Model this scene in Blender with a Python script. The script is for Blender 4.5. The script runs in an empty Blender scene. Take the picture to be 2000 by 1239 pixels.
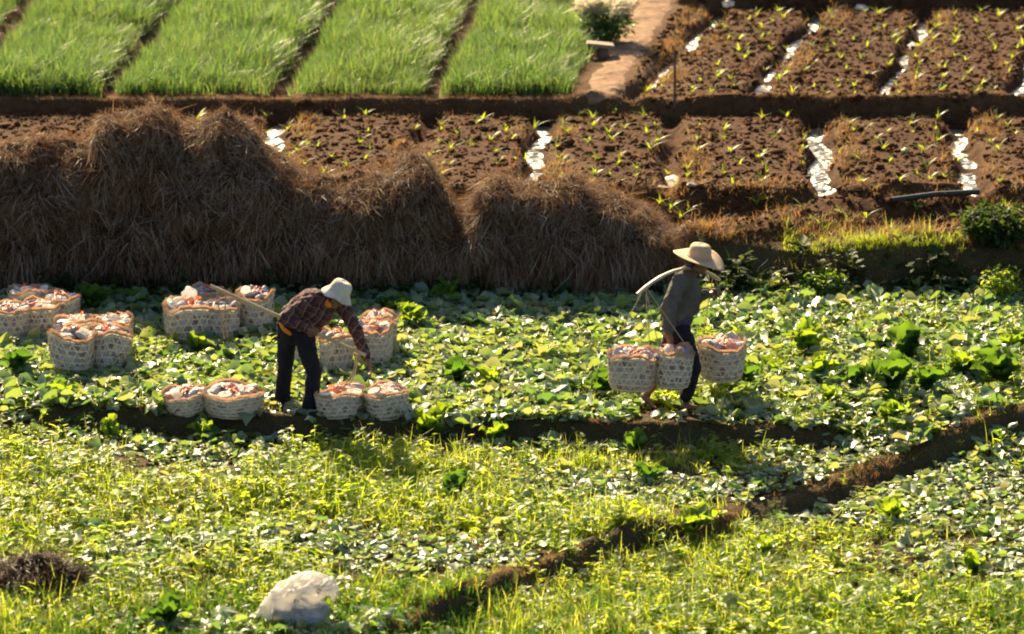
import bpy, bmesh, math
import numpy as np
from mathutils import Vector, Matrix, Quaternion

# ------------------------------------------------------------------ camera, sky, sun, exposure
S = bpy.context.scene
COL = S.collection
R = math.radians
CAM_H, PITCH, LENS = 10.69, R(13.5), 150.0
cam_d = bpy.data.cameras.new('camera')
cam_d.lens, cam_d.sensor_width, cam_d.clip_end, cam_d.clip_start = LENS, 36.0, 3000.0, 1.0
cam = bpy.data.objects.new('camera', cam_d)
COL.objects.link(cam)
cam.location = (0, 0, CAM_H)
cam.rotation_euler = (math.pi / 2 - PITCH, 0, 0)
cam_d.dof.use_dof = True
cam_d.dof.focus_distance = 42.5
cam_d.dof.aperture_fstop = 1.9
S.camera = cam

SUN_EL, SUN_AZ = R(32), R(-20)          # azimuth from +Y, negative = to the left
SUN_DIR = Vector((math.sin(SUN_AZ) * math.cos(SUN_EL), math.cos(SUN_AZ) * math.cos(SUN_EL), math.sin(SUN_EL)))
W = bpy.data.worlds.new('World')
S.world = W
W.use_nodes = True
wn = W.node_tree
sky = wn.nodes.new('ShaderNodeTexSky')
sky.sky_type = 'NISHITA'
sky.sun_disc = False
sky.sun_elevation = SUN_EL
sky.sun_rotation = SUN_AZ
sky.air_density, sky.dust_density, sky.ozone_density = 1.0, 2.0, 1.0
bg = wn.nodes['Background']
bg.inputs['Strength'].default_value = 0.05
wn.links.new(sky.outputs[0], bg.inputs['Color'])
sun_d = bpy.data.lights.new('sun', 'SUN')
sun_d.energy, sun_d.angle, sun_d.color = 5.0, R(0.5), (1.0, 0.79, 0.48)
sun = bpy.data.objects.new('sun', sun_d)
COL.objects.link(sun)
sun.rotation_euler = SUN_DIR.to_track_quat('Z', 'Y').to_euler()
sun.location = (-20, 60, 40)
S.view_settings.view_transform = 'Standard'
S.view_settings.look = 'None'
S.view_settings.exposure = 1.82
S.view_settings.gamma = 1.0
S.view_settings.use_curve_mapping = False
S.cycles.filter_width = 2.0
S.cycles.use_denoising = True
S.cycles.max_bounces = 5
S.cycles.transmission_bounces = 4
S.cycles.transparent_max_bounces = 6
S.cycles.sample_clamp_indirect = 4.0

# ------------------------------------------------------------------ helpers
rng = np.random.default_rng(7)
FPX = 2000 * LENS / 36.0


def ray(px, py):
    u, v = (px - 1000) / FPX, (619.5 - py) / FPX
    return (u, math.cos(PITCH) + v * math.sin(PITCH), -math.sin(PITCH) + v * math.cos(PITCH))


def G(px, py, z=0.0):
    """a point of the photograph that lies at height z -> world x, y"""
    d = ray(px, py)
    t = (z - CAM_H) / d[2]
    return (d[0] * t, d[1] * t)


def P(px, py, y):
    """a point of the photograph that lies at distance y -> world x, z"""
    d = ray(px, py)
    t = y / d[1]
    return (d[0] * t, CAM_H + d[2] * t)


_tab = np.random.default_rng(3).random((256, 256))


def vnoise(x, y):
    xi, yi = np.floor(x).astype(int), np.floor(y).astype(int)
    fx, fy = x - xi, y - yi
    fx, fy = fx * fx * (3 - 2 * fx), fy * fy * (3 - 2 * fy)
    a, b = _tab[xi & 255, yi & 255], _tab[(xi + 1) & 255, yi & 255]
    c, d = _tab[xi & 255, (yi + 1) & 255], _tab[(xi + 1) & 255, (yi + 1) & 255]
    return (a * (1 - fx) + b * fx) * (1 - fy) + (c * (1 - fx) + d * fx) * fy - 0.5


def fbm(x, y, s=1.0, o=3):
    r, a = 0, 1.0
    x, y = np.asarray(x, float), np.asarray(y, float)
    for k in range(o):
        r = r + a * vnoise(x * s + 17.3 * k, y * s + 5.1 * k)
        s, a = s * 2.03, a * 0.5
    return r


def sstep(a, b, x):
    t = np.clip((x - a) / (b - a), 0, 1)
    return t * t * (3 - 2 * t)


def big_mesh(name, V, F, mat, parent=None, smooth=False, link=True):
    V, F = np.asarray(V, np.float32), np.asarray(F, np.int32)
    me = bpy.data.meshes.new(name)
    me.vertices.add(len(V))
    me.vertices.foreach_set('co', V.ravel())
    k = F.shape[1]
    me.loops.add(F.size)
    me.loops.foreach_set('vertex_index', F.ravel())
    me.polygons.add(len(F))
    me.polygons.foreach_set('loop_start', np.arange(0, F.size, k, dtype=np.int32))
    if smooth:
        me.polygons.foreach_set('use_smooth', np.ones(len(F), bool))
    me.update(calc_edges=True)
    me.materials.append(mat)
    o = bpy.data.objects.new(name, me)
    if link:
        COL.objects.link(o)
    if parent:
        o.parent = parent
    return o


def bm_obj(name, bm, mat, parent=None, smooth=True):
    me = bpy.data.meshes.new(name)
    bm.normal_update()
    bm.to_mesh(me)
    bm.free()
    if smooth:
        for p in me.polygons:
            p.use_smooth = True
    me.materials.append(mat)
    o = bpy.data.objects.new(name, me)
    COL.objects.link(o)
    if parent:
        o.parent = parent
    return o


def tag(o, label=None, cat=None, group=None, kind=None):
    if label:
        o['label'] = label
    if cat:
        o['category'] = cat
    if group:
        o['group'] = group
    if kind:
        o['kind'] = kind
    return o


def empty(name, loc=(0, 0, 0), rz=0.0):
    o = bpy.data.objects.new(name, None)
    COL.objects.link(o)
    o.empty_display_size = 0.1
    o.location = loc
    o.rotation_euler = (0, 0, rz)
    return o


def copy_obj(o, parent=None, loc=None, rot=None, scale=None):
    c = o.copy()
    COL.objects.link(c)
    c.parent = parent
    if loc is not None:
        c.location = loc
    if rot is not None:
        c.rotation_euler = rot
    if scale is not None:
        c.scale = (scale,) * 3 if np.isscalar(scale) else scale
    return c


def grid_faces(nu, nv, wrap_v=False, off=0):
    i, j = np.meshgrid(np.arange(nu - 1), np.arange(nv if wrap_v else nv - 1), indexing='ij')
    j2 = (j + 1) % nv
    return np.stack([i * nv + j, i * nv + j2, (i + 1) * nv + j2, (i + 1) * nv + j], -1).reshape(-1, 4) + off


def join(parts):
    V, F, o = [], [], 0
    for v, f in parts:
        V.append(np.asarray(v, float))
        F.append(np.asarray(f) + o)
        o += len(v)
    return np.concatenate(V), np.concatenate(F)


def rotmats(az, tilt, tiltdir):
    """spin about z by az, then lean by tilt towards direction tiltdir"""
    n = len(az)
    c, s = np.cos(az), np.sin(az)
    Z = np.zeros((n, 3, 3))
    Z[:, 0, 0], Z[:, 0, 1], Z[:, 1, 0], Z[:, 1, 1], Z[:, 2, 2] = c, -s, s, c, 1
    ax, ay = -np.sin(tiltdir), np.cos(tiltdir)
    c, s = np.cos(tilt), np.sin(tilt)
    T = np.zeros((n, 3, 3))
    T[:, 0, 0], T[:, 0, 1], T[:, 0, 2] = c + ax * ax * (1 - c), ax * ay * (1 - c), ay * s
    T[:, 1, 0], T[:, 1, 1], T[:, 1, 2] = ax * ay * (1 - c), c + ay * ay * (1 - c), -ax * s
    T[:, 2, 0], T[:, 2, 1], T[:, 2, 2] = -ay * s, ax * s, c
    return np.einsum('nij,njk->nik', T, Z)


def scatter(protos, pos, scale, tilt=None, az=None, tdir=None, zscale=None):
    n = len(pos)
    az = rng.uniform(0, 2 * math.pi, n) if az is None else az
    tilt = np.zeros(n) if tilt is None else tilt
    tdir = rng.uniform(0, 2 * math.pi, n) if tdir is None else tdir
    M = rotmats(az, tilt, tdir)
    which = rng.integers(0, len(protos), n)
    out = []
    for k, (v, f) in enumerate(protos):
        idx = np.nonzero(which == k)[0]
        if not len(idx):
            continue
        v = np.asarray(v, float)
        vv = v[None] * np.asarray(scale)[idx][:, None, None]
        if zscale is not None:
            vv = vv * np.stack([np.ones(len(idx)), np.ones(len(idx)), zscale[idx]], -1)[:, None, :]
        w = np.einsum('nij,nkj->nki', M[idx], vv) + pos[idx][:, None, :]
        ff = (f[None] + (np.arange(len(idx)) * len(v))[:, None, None]).reshape(-1, f.shape[1])
        out.append((w.reshape(-1, 3), ff))
    return join(out)


def leaf(l, w, cup=0.1, arch=0.2, wave=0.03, nu=4, nv=3, stalk=0.0, seed=0, lift=0.0):
    """blade lying along +x from the origin; arch bends the tip down, cup lifts the sides"""
    r = np.random.default_rng(seed)
    u = np.linspace(0, 1, nu)
    prof = np.clip(np.sin(np.pi * np.clip(u * 0.93 + 0.05, 0, 1)) ** 0.65, 0.05, 1)
    prof[0] = 0.12
    t = np.linspace(-1, 1, nv)
    U, T = np.meshgrid(u, t, indexing='ij')
    Wd = prof[:, None] * w * (1 + 0.12 * r.normal(size=(nu, nv)))
    X = stalk + U * l
    Y = T * Wd * 0.5
    Zz = cup * w * T * T + lift * U - arch * l * U ** 2 + wave * r.normal(size=(nu, nv)) * np.abs(T)
    V = np.stack([X, Y, Zz], -1).reshape(-1, 3)
    return V, grid_faces(nu, nv)


def blade(h, w, lean, az, segs=3, droop=0.5, base=0.0):
    t = np.linspace(0, 1, segs + 1)
    r = lean * h * t ** (1 + droop)
    z = h * (t - 0.35 * lean * t ** 2)
    wd = w * (1 - t) ** 0.6 * 0.5 + 0.0006
    c, s = math.cos(az), math.sin(az)
    px, py = c * (r + base), s * (r + base)
    L = np.stack([px - s * wd, py + c * wd, z], -1)
    Rr = np.stack([px + s * wd, py - c * wd, z], -1)
    V = np.stack([L, Rr], 1).reshape(-1, 3)
    F = np.array([[2 * i, 2 * i + 1, 2 * i + 3, 2 * i + 2] for i in range(segs)])
    return V, F


def tuft(n, h, w, seed, lean=(0.1, 0.8), segs=3, spread=0.03):
    r = np.random.default_rng(seed)
    ps = []
    for _ in range(n):
        hh = h * r.uniform(0.55, 1.1)
        v, f = blade(hh, w * r.uniform(.7, 1.2), r.uniform(*lean), r.uniform(0, 6.28), segs, r.uniform(.3, 1.2))
        v = v + np.array([r.normal() * spread, r.normal() * spread, 0])
        ps.append((v, f))
    return join(ps)


def rot_v(v, az, el, roll=0.0):
    m = Matrix.Rotation(az, 3, 'Z') @ Matrix.Rotation(-el, 3, 'Y') @ Matrix.Rotation(roll, 3, 'X')
    return v @ np.array(m).T


def weed(nl, h, ls, lw, seed):
    r = np.random.default_rng(seed)
    ps = []
    for k in range(nl):
        t = (k + 1) / nl
        v, f = leaf(ls * r.uniform(.6, 1.15), lw * r.uniform(.7, 1.2), 0.15, 0.35, 0.002, 3, 3 if lw > .034 else 2, seed=seed * 31 + k)
        v = rot_v(v, r.uniform(0, 6.28), r.uniform(0.0, 0.9))
        v = v + np.array([r.normal() * .012, r.normal() * .012, h * t * r.uniform(.7, 1)])
        ps.append((v, f))
    v, f = blade(h * 1.05, 0.006, 0.12, r.uniform(0, 6.28), 2)
    ps.append((v, f))
    return join(ps)


def tube(pts, rad, n=6):
    """closed-ring tube through points; rad scalar or list"""
    pts = [Vector(p) for p in pts]
    rad = [rad] * len(pts) if np.isscalar(rad) else rad
    V = []
    for i, p in enumerate(pts):
        d = (pts[min(i + 1, len(pts) - 1)] - pts[max(i - 1, 0)]).normalized()
        a = d.orthogonal().normalized() if i == 0 else (prev - d * prev.dot(d)).normalized()
        prev = a
        b = d.cross(a)
        for k in range(n):
            t = 2 * math.pi * k / n
            V.append(p + (a * math.cos(t) + b * math.sin(t)) * rad[i])
    F = grid_faces(len(pts), n, True)
    V = np.array([tuple(v) for v in V])
    c0, c1 = len(V), len(V) + 1
    V = np.concatenate([V, [tuple(pts[0]), tuple(pts[-1])]])
    m = (len(pts) - 1) * n
    caps = [[c0, (k + 1) % n, k, k] for k in range(n)] + [[c1, m + k, m + (k + 1) % n, m + (k + 1) % n] for k in range(n)]
    return V, np.concatenate([F, fix_tris(caps)]) if False else F


def ribbon(pts, width, up=(0, 0, 1)):
    pts = np.asarray(pts, float)
    d = np.gradient(pts, axis=0)
    s = np.cross(d, np.asarray(up, float))
    s = s / (np.linalg.norm(s, axis=1, keepdims=True) + 1e-9)
    w = np.asarray(width) * 0.5
    w = w if np.ndim(w) == 0 else w[:, None]
    V = np.stack([pts - s * w, pts + s * w], 1).reshape(-1, 3)
    F = np.array([[2 * i, 2 * i + 1, 2 * i + 3, 2 * i + 2] for i in range(len(pts) - 1)])
    return V, F


# ------------------------------------------------------------------ materials
class NT:
    def __init__(self, name):
        self.m = bpy.data.materials.new(name)
        self.m.use_nodes = True
        self.t = self.m.node_tree
        self.t.nodes.clear()
        self.out = self.n('OutputMaterial')

    def n(self, kind, **kw):
        nd = self.t.nodes.new('ShaderNode' + kind)
        for k, v in kw.items():
            if k in nd.inputs.keys():
                s = nd.inputs[k]
                if isinstance(v, bpy.types.NodeSocket):
                    self.t.links.new(v, s)
                else:
                    s.default_value = v
            else:
                setattr(nd, k, v)
        return nd

    def l(self, a, b):
        self.t.links.new(a, b)

    def ramp(self, fac, stops):
        r = self.n('ValToRGB')
        self.l(fac, r.inputs[0])
        e = r.color_ramp.elements
        while len(e) < len(stops):
            e.new(0.5)
        for k, (p, c) in enumerate(stops):
            e[k].position = p
            e[k].color = (*c, 1)
        return r.outputs[0]

    def mix(self, fac, a, b, mode='MIX'):
        m = self.n('Mix', data_type='RGBA', blend_type=mode)
        for s, v in ((m.inputs[0], fac), (m.inputs[6], a), (m.inputs[7], b)):
            if isinstance(v, bpy.types.NodeSocket):
                self.l(v, s)
            else:
                s.default_value = (*v, 1) if isinstance(v, tuple) else v
        return m.outputs[2]

    def math(self, op, a, b=0.0, c=0.0):
        m = self.n('Math', operation=op)
        for s, v in zip(m.inputs, (a, b, c)):
            if isinstance(v, bpy.types.NodeSocket):
                self.l(v, s)
            else:
                s.default_value = v
        return m.outputs[0]

    def noise(self, scale, detail=3, vec=None, rough=0.55):
        n = self.n('TexNoise', Scale=scale, Detail=detail, Roughness=rough)
        if vec is not None:
            self.l(vec, n.inputs['Vector'])
        return n.outputs['Fac']

    def coord(self, which='Object'):
        return self.n('TexCoord').outputs[which]

    def bump(self, h, strength=0.5, dist=0.02):
        b = self.n('Bump', Strength=strength, Distance=dist)
        self.l(h, b.inputs['Height'])
        return b.outputs[0]

    def principled(self, col, rough=0.6, normal=None, spec=0.5, **kw):
        p = self.n('BsdfPrincipled')
        for k, v in (('Base Color', col), ('Roughness', rough), ('Specular IOR Level', spec)):
            s = p.inputs[k]
            if isinstance(v, bpy.types.NodeSocket):
                self.l(v, s)
            else:
                s.default_value = (*v, 1) if isinstance(v, tuple) else v
        for k, v in kw.items():
            p.inputs[k].default_value = v
        if normal is not None:
            self.l(normal, p.inputs['Normal'])
        return p.outputs[0]

    def done(self, shader):
        self.l(shader, self.out.inputs['Surface'])
        return self.m


def plain(name, col, rough=0.7, var=0.25, scale=30.0, bump=0.3, dist=0.004, spec=0.4):
    m = NT(name)
    c = m.coord()
    f = m.noise(scale, 4, c)
    dark = tuple(x * (1 - var) for x in col)
    lite = tuple(min(1, x * (1 + var)) for x in col)
    cc = m.ramp(f, [(0.3, dark), (0.7, lite)])
    return m.done(m.principled(cc, rough, m.bump(f, bump, dist), spec))


def leaf_mat(name, cols, trans, tfrac=0.45, rough=0.4, spec=0.5, patch=1.2):
    m = NT(name)
    isl = m.n('NewGeometry').outputs['Random Per Island']
    pos = m.n('NewGeometry').outputs['Position']
    f = m.math('ADD', m.math('MULTIPLY', isl, 0.6), m.math('MULTIPLY', m.noise(patch, 2, pos), 0.5))
    n = len(cols)
    c = m.ramp(f, [(0.12 + 0.76 * k / (n - 1), cols[k]) for k in range(n)])
    t = m.ramp(f, [(0.12 + 0.76 * k / (n - 1), trans[k]) for k in range(n)])
    vein = m.noise(60, 2, pos)
    p = m.principled(c, rough, m.bump(vein, 0.25, 0.004), spec)
    tr = m.n('BsdfTranslucent')
    m.l(t, tr.inputs['Color'])
    mx = m.n('MixShader')
    mx.inputs[0].default_value = tfrac
    m.l(p, mx.inputs[1])
    m.l(tr.outputs[0], mx.inputs[2])
    return m.done(mx.outputs[0])


M = {}
M['litter'] = leaf_mat('cut_leaf', [(.07, .14, .08), (.13, .20, .12), (.19, .26, .13), (.32, .33, .18)],
                       [(.14, .30, .05), (.24, .40, .06), (.40, .52, .07), (.56, .54, .14)], .34, .47, 1.0, 0.9)
M['weed'] = leaf_mat('weed_leaf', [(.05, .12, .02), (.08, .17, .025), (.12, .21, .03), (.18, .22, .04)],
                     [(.28, .46, .02), (.42, .57, .03), (.55, .63, .04), (.62, .58, .08)], .62, .45, .28, 0.8)
M['grass'] = leaf_mat('grass_blade', [(.05, .13, .02), (.08, .17, .025), (.12, .2, .04), (.2, .21, .07)],
                      [(.29, .45, .02), (.43, .56, .03), (.54, .61, .04), (.60, .54, .1)], .6, .45, .3, 0.7)
M['foregrass'] = leaf_mat('short_grass', [(.02, .08, .012), (.04, .12, .02), (.07, .16, .02)],
                          [(.05, .16, .01), (.09, .24, .015), (.22, .32, .02)], .42, .35, .5)
M['crop'] = leaf_mat('crop_blade', [(.025, .07, .03), (.045, .10, .038), (.09, .14, .045)],
                     [(.10, .22, .04), (.17, .30, .05), (.33, .41, .08)], .45, .42, .5, .55)
M['cabbage'] = leaf_mat('cabbage_leaf', [(.03, .10, .02), (.05, .14, .03), (.08, .18, .03)],
                        [(.12, .26, .01), (.26, .40, .015), (.46, .52, .02)], .5, .38, .5)
M['darkcab'] = leaf_mat('dark_cabbage_leaf', [(.015, .05, .012), (.025, .075, .018), (.045, .11, .022)],
                        [(.05, .14, .01), (.10, .24, .012), (.3, .42, .02)], .42, .4, .5)
M['head'] = leaf_mat('pale_leaf', [(.2, .28, .08), (.3, .36, .12), (.4, .42, .18)],
                     [(.4, .5, .08), (.5, .55, .12), (.6, .6, .2)], .3, .4, .5)
M['maize'] = leaf_mat('seedling_leaf', [(.08, .2, .02), (.12, .26, .03), (.18, .28, .04)],
                      [(.3, .46, .02), (.45, .52, .03), (.5, .5, .05)], .5, .45, .3)
M['dry'] = leaf_mat('dry_grass_blade', [(.09, .045, .02), (.14, .075, .033), (.2, .12, .055), (.11, .09, .028)],
                    [(.26, .10, .03), (.33, .15, .045), (.40, .22, .08), (.26, .21, .04)], .45, .6, .3)
M['straw'] = leaf_mat('straw_strand', [(.068, .028, .012), (.11, .053, .025), (.17, .10, .055), (.38, .29, .205)],
                      [(.26, .10, .04), (.32, .14, .06), (.38, .2, .09), (.42, .28, .16)], .16, .7, .1, 2.0)
M['palestraw'] = leaf_mat('pale_straw_strand', [(.2, .155, .11), (.3, .245, .19), (.42, .37, .31)], [(.4, .24, .1), (.45, .3, .15), (.5, .36, .2)], .25, .6, .3, 2.0)
M['darkstraw'] = leaf_mat('dark_straw_strand', [(.02, .010, .006), (.035, .016, .008), (.06, .028, .012)],
                          [(.07, .03, .012), (.10, .045, .015), (.14, .06, .02)], .15, .6, .3, 2.0)
M['shrub'] = leaf_mat('shrub_leaf', [(.012, .03, .01), (.022, .05, .014), (.04, .07, .02)],
                      [(.04, .09, .01), (.08, .14, .015), (.2, .22, .03)], .35, .6, .15)
M['plume'] = leaf_mat('plume', [(.5, .46, .34), (.6, .55, .42)], [(.6, .55, .38), (.7, .62, .45)], .5, .6, .3)


def soil_material():
    m = NT('soil')
    pos = m.n('NewGeometry').outputs['Position']
    a = lambda nm: m.n('Attribute', attribute_name=nm).outputs['Fac']
    n1, n2, n3 = m.noise(1.3, 4, pos), m.noise(9, 4, pos), m.noise(45, 3, pos)
    base = m.ramp(n2, [(.3, (.04, .026, .015)), (.5, (.065, .042, .024)), (.72, (.10, .065, .037))])
    till = m.ramp(n2, [(.28, (.034, .015, .007)), (.5, (.062, .028, .013)), (.72, (.105, .050, .024))])
    dry = m.ramp(n3, [(.3, (.085, .046, .022)), (.7, (.16, .095, .045))])
    moss = m.ramp(n3, [(.3, (.03, .035, .012)), (.7, (.085, .075, .03))])
    c = m.mix(a('till'), base, till)
    c = m.mix(a('dry'), c, dry)
    c = m.mix(m.math('MULTIPLY', a('moss'), m.math('MINIMUM', 1.0, m.math('MULTIPLY', n1, 1.5))), c, moss)
    h = m.math('ADD', m.math('MULTIPLY', n2, 1.0), m.math('MULTIPLY', n3, 0.45))
    return m.done(m.principled(c, 0.92, m.bump(h, 0.9, 0.05), 0.06))


M['soil'] = soil_material()


def water_material():
    m = NT('ditch_water')
    pos = m.n('NewGeometry').outputs['Position']
    h = m.noise(3.5, 2, pos)
    return m.done(m.principled((.05, .045, .035), 0.46, m.bump(h, 1.0, 0.3), 1.0))


M['water'] = water_material()
M['path'] = plain('path_earth', (.20, .115, .065), .95, .4, 7, .9, .05, .2)
M['clod'] = plain('soil_clod', (.066, .030, .014), .95, .4, 14, .5, .02, .05)
M['bamboo'] = plain('bamboo_strip', (.70, .58, .40), .5, .25, 40, .2)
M['pole'] = plain('bamboo_pole', (.55, .40, .20), .45, .2, 12, .2)
M['flatpole'] = plain('pale_bamboo_pole', (.52, .43, .29), .5, .15, 12, .2)
M['rope'] = plain('rope_fibre', (.45, .33, .18), .8, .2, 60, .3)
M['wood'] = plain('weathered_wood', (.13, .09, .06), .8, .3, 12, .5, .01)
M['stone'] = plain('pale_stone', (.24, .18, .12), .8, .25, 8, .5, .01)
M['pipe'] = plain('dark_pipe', (.03, .028, .026), .5, .2, 10, .2)
M['skin'] = plain('skin', (.20, .095, .055), .5, .12, 20, .1, .002)
M['hair'] = plain('black_hair', (.012, .01, .009), .5, .2, 80, .4)
M['stackcore'] = plain('stack_core', (.035, .02, .012), .9, .4, 9, .8, .05, .1)


def paper_material():
    m = NT('newspaper')
    c = m.coord()
    v = m.n('TexVoronoi', Scale=17.0)
    m.l(c, v.inputs['Vector'])
    sep = m.n('SeparateColor')
    m.l(v.outputs['Color'], sep.inputs[0])
    col = m.ramp(sep.outputs[0], [(.0, (.46, .46, .47)), (.40, (.58, .57, .57)), (.55, (.20, .21, .26)), (.72, (.55, .53, .52)),
                                  (.86, (.10, .13, .24)), (.95, (.34, .16, .12))])
    prt = m.math('GREATER_THAN', m.noise(90, 2, c), 0.56)
    col = m.mix(m.math('MULTIPLY', prt, .45), col, (.16, .16, .17))
    h = m.noise(16, 4, c)
    p = m.principled(col, .75, m.bump(h, .7, .02), .3)
    tr = m.n('BsdfTranslucent')
    tr.inputs['Color'].default_value = (.62, .5, .36, 1)
    mx = m.n('MixShader')
    mx.inputs[0].default_value = .25
    m.l(p, mx.inputs[1])
    m.l(tr.outputs[0], mx.inputs[2])
    return m.done(mx.outputs[0])


M['paper'] = paper_material()


def sheet_mat(name, col, trans, frac, rough=.4):
    m = NT(name)
    c = m.coord()
    h = m.math('ABSOLUTE', m.math('SUBTRACT', m.noise(9, 4, c), .5))
    p = m.principled(col, rough, m.bump(h, .8, .06), .5)
    tr = m.n('BsdfTranslucent')
    tr.inputs['Color'].default_value = (*trans, 1)
    mx = m.n('MixShader')
    mx.inputs[0].default_value = frac
    m.l(p, mx.inputs[1])
    m.l(tr.outputs[0], mx.inputs[2])
    return m.done(mx.outputs[0])


M['red_cord'] = sheet_mat('red_plastic_cord', (.5, .09, .04), (.75, .15, .06), .4)
M['pink_net'] = sheet_mat('pink_net', (.62, .36, .27), (.85, .42, .26), .4)
M['white_plastic'] = sheet_mat('white_plastic', (.88, .87, .86), (.97, .94, .88), .78, .3)
M['grey_plastic'] = sheet_mat('grey_plastic', (.36, .37, .41), (.4, .38, .36), .2, .4)
M['ink'] = plain('dark_print', (.04, .05, .04), .6)
M['weave_rim'] = sheet_mat('basket_rim', (.46, .33, .21), (.7, .38, .2), .22, .6)


def cloth(name, col, scale=60):
    m = NT(name)
    c = m.coord()
    f = m.noise(7, 3, c)
    cc = m.ramp(f, [(.3, tuple(x * .75 for x in col)), (.7, tuple(x * 1.2 for x in col))])
    return m.done(m.principled(cc, .9, m.bump(m.noise(12, 3, c), .5, .03), .2))


def plaid(name, rot):
    m = NT(name)
    c = m.coord()
    mp = m.n('Mapping')
    mp.inputs['Rotation'].default_value = rot
    wob = m.n('TexNoise', Scale=6.0, Detail=2.0)
    m.l(c, wob.inputs['Vector'])
    va = m.n('VectorMath', operation='MULTIPLY_ADD')
    m.l(wob.outputs['Color'], va.inputs[0])
    va.inputs[1].default_value = (.13, .13, .13)
    m.l(c, va.inputs[2])
    m.l(va.outputs[0], mp.inputs[0])
    sx = m.n('SeparateXYZ')
    m.l(mp.outputs[0], sx.inputs[0])

    def line(s, period, thr, ph=0.0):
        w = m.math('SINE', m.math('ADD', m.math('MULTIPLY', s, 2 * math.pi / period), ph))
        return m.math('GREATER_THAN', w, thr)
    base = m.mix(m.math('MULTIPLY', line(sx.outputs[0], .085, .1), .7), (.135, .045, .035), (.035, .022, .03))
    base = m.mix(m.math('MULTIPLY', line(sx.outputs[2], .085, .1), .6), base, (.035, .022, .03))
    base = m.mix(m.math('MULTIPLY', line(sx.outputs[0], .085, .93, 1.2), .38), base, (.40, .34, .27))
    base = m.mix(m.math('MULTIPLY', line(sx.outputs[2], .085, .95, 1.2), .22), base, (.40, .34, .27))
    return m.done(m.principled(base, .9, m.bump(m.noise(14, 3, c), .5, .03), .2))


M['jacket'] = cloth('grey_jacket', (.105, .097, .085))
M['trousers'] = cloth('dark_trousers', (.016, .015, .022))
M['violet'] = cloth('violet_cloth', (.06, .045, .09))
M['green'] = cloth('green_cloth', (.01, .12, .085))
M['orange'] = cloth('orange_cloth', (.75, .24, .03))
M['plaid'] = plaid('plaid_shirt', (0, R(-35), 0))
M['hat_cotton'] = cloth('cream_cotton', (.58, .53, .43))
M['hat_band'] = cloth('dark_patch', (.08, .07, .06))
M['shoe'] = plain('dark_shoe', (.05, .035, .025), .6)


def hat_straw():
    m = NT('hat_straw')
    c = m.coord()
    w = m.n('TexWave', Scale=34.0, Distortion=2.0)
    w.wave_type = 'RINGS'
    w.rings_direction = 'Z'
    m.l(c, w.inputs['Vector'])
    col = m.ramp(w.outputs['Fac'], [(.2, (.56, .42, .25)), (.8, (.74, .60, .40))])
    p = m.principled(col, .7, m.bump(w.outputs['Fac'], .3, .004), .3)
    tr = m.n('BsdfTranslucent')
    tr.inputs['Color'].default_value = (.85, .42, .2, 1)
    mx = m.n('MixShader')
    mx.inputs[0].default_value = .3
    m.l(p, mx.inputs[1])
    m.l(tr.outputs[0], mx.inputs[2])
    return m.done(mx.outputs[0])


M['hat_straw'] = hat_straw()

# ------------------------------------------------------------------ the land
def poly_y(pts, z):
    w = sorted(G(px, py, z) for px, py in pts)
    xs, ys = [p[0] for p in w], [p[1] for p in w]
    return lambda x: np.interp(x, xs, ys)


# front edge of the cabbage plot, and the diagonal bund in front of it
Y1 = poly_y([(-400, 806), (60, 803), (300, 813), (500, 821), (620, 826), (880, 831), (1160, 834), (1400, 838), (1640, 846), (2300, 850)], 0.0)
Y2 = poly_y([(300, 1400), (830, 1196), (1000, 1130), (1150, 1072), (1400, 1012), (1600, 955), (1800, 890), (1930, 846), (2050, 842), (2400, 840)], -0.16)
Z_LOW, Z_BED, Z_TOP = -0.17, 0.80, 0.97


def Y3(x):
    return 46.9 - 1.25 * sstep(1.2, 2.3, x)


Y4, Y5, Y6 = 47.4, 52.0, 59.1
low_ditches = []      # (x at y=Y4, slope, half width, depth, has water)
for px, py, hw, dep, wat in ((255, 268, .12, .12, 0), (540, 268, .17, .2, 1), (822, 285, .13, .13, 0), (1047, 310, .16, .22, 1), (1312, 290, .15, .15, 0),
                             (1603, 320, .19, .24, 1), (1884, 310, .19, .2, .4), (2150, 310, .15, .2, 0)):
    x, y = G(px, py, Z_BED - .1)
    low_ditches.append((x - .05 * (y - Y4), .05, hw, dep, wat))
up_ditches = []
for a, b, hw, dep, wat in (((-60, 182), (60, 12), .13, .12, 0), ((221, 182), (364, 0), .16, .12, 0), ((559, 178), (676, 0), .18, .12, 0), ((852, 182), (943, 0), .15, .12, 0),
                           ((1258, 182), (1424, 12), .19, .22, 1), ((1478, 182), (1602, 32), .19, .22, 1), ((1728, 182), (1822, 24), .18, .19, .45),
                           ((1994, 182), (2060, 20), .22, .22, 1), ((-360, 182), (-230, 12), .13, .12, 0)):
    (x0, y0), (x1, y1) = G(*a, Z_TOP - .1), G(*b, Z_TOP - .1)
    s = (x1 - x0) / (y1 - y0)
    up_ditches.append((x0 - s * (y0 - Y5), s, hw * (.74 if wat else 1), dep, wat))
path_pts = [G(px, py, Z_TOP + .08) for px, py in ((1172, 192), (1182, 160), (1205, 120), (1235, 75), (1268, 20), (1284, 0), (1360, -120))]
PX = lambda y: np.interp(y, [p[1] for p in path_pts], [p[0] for p in path_pts])


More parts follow.
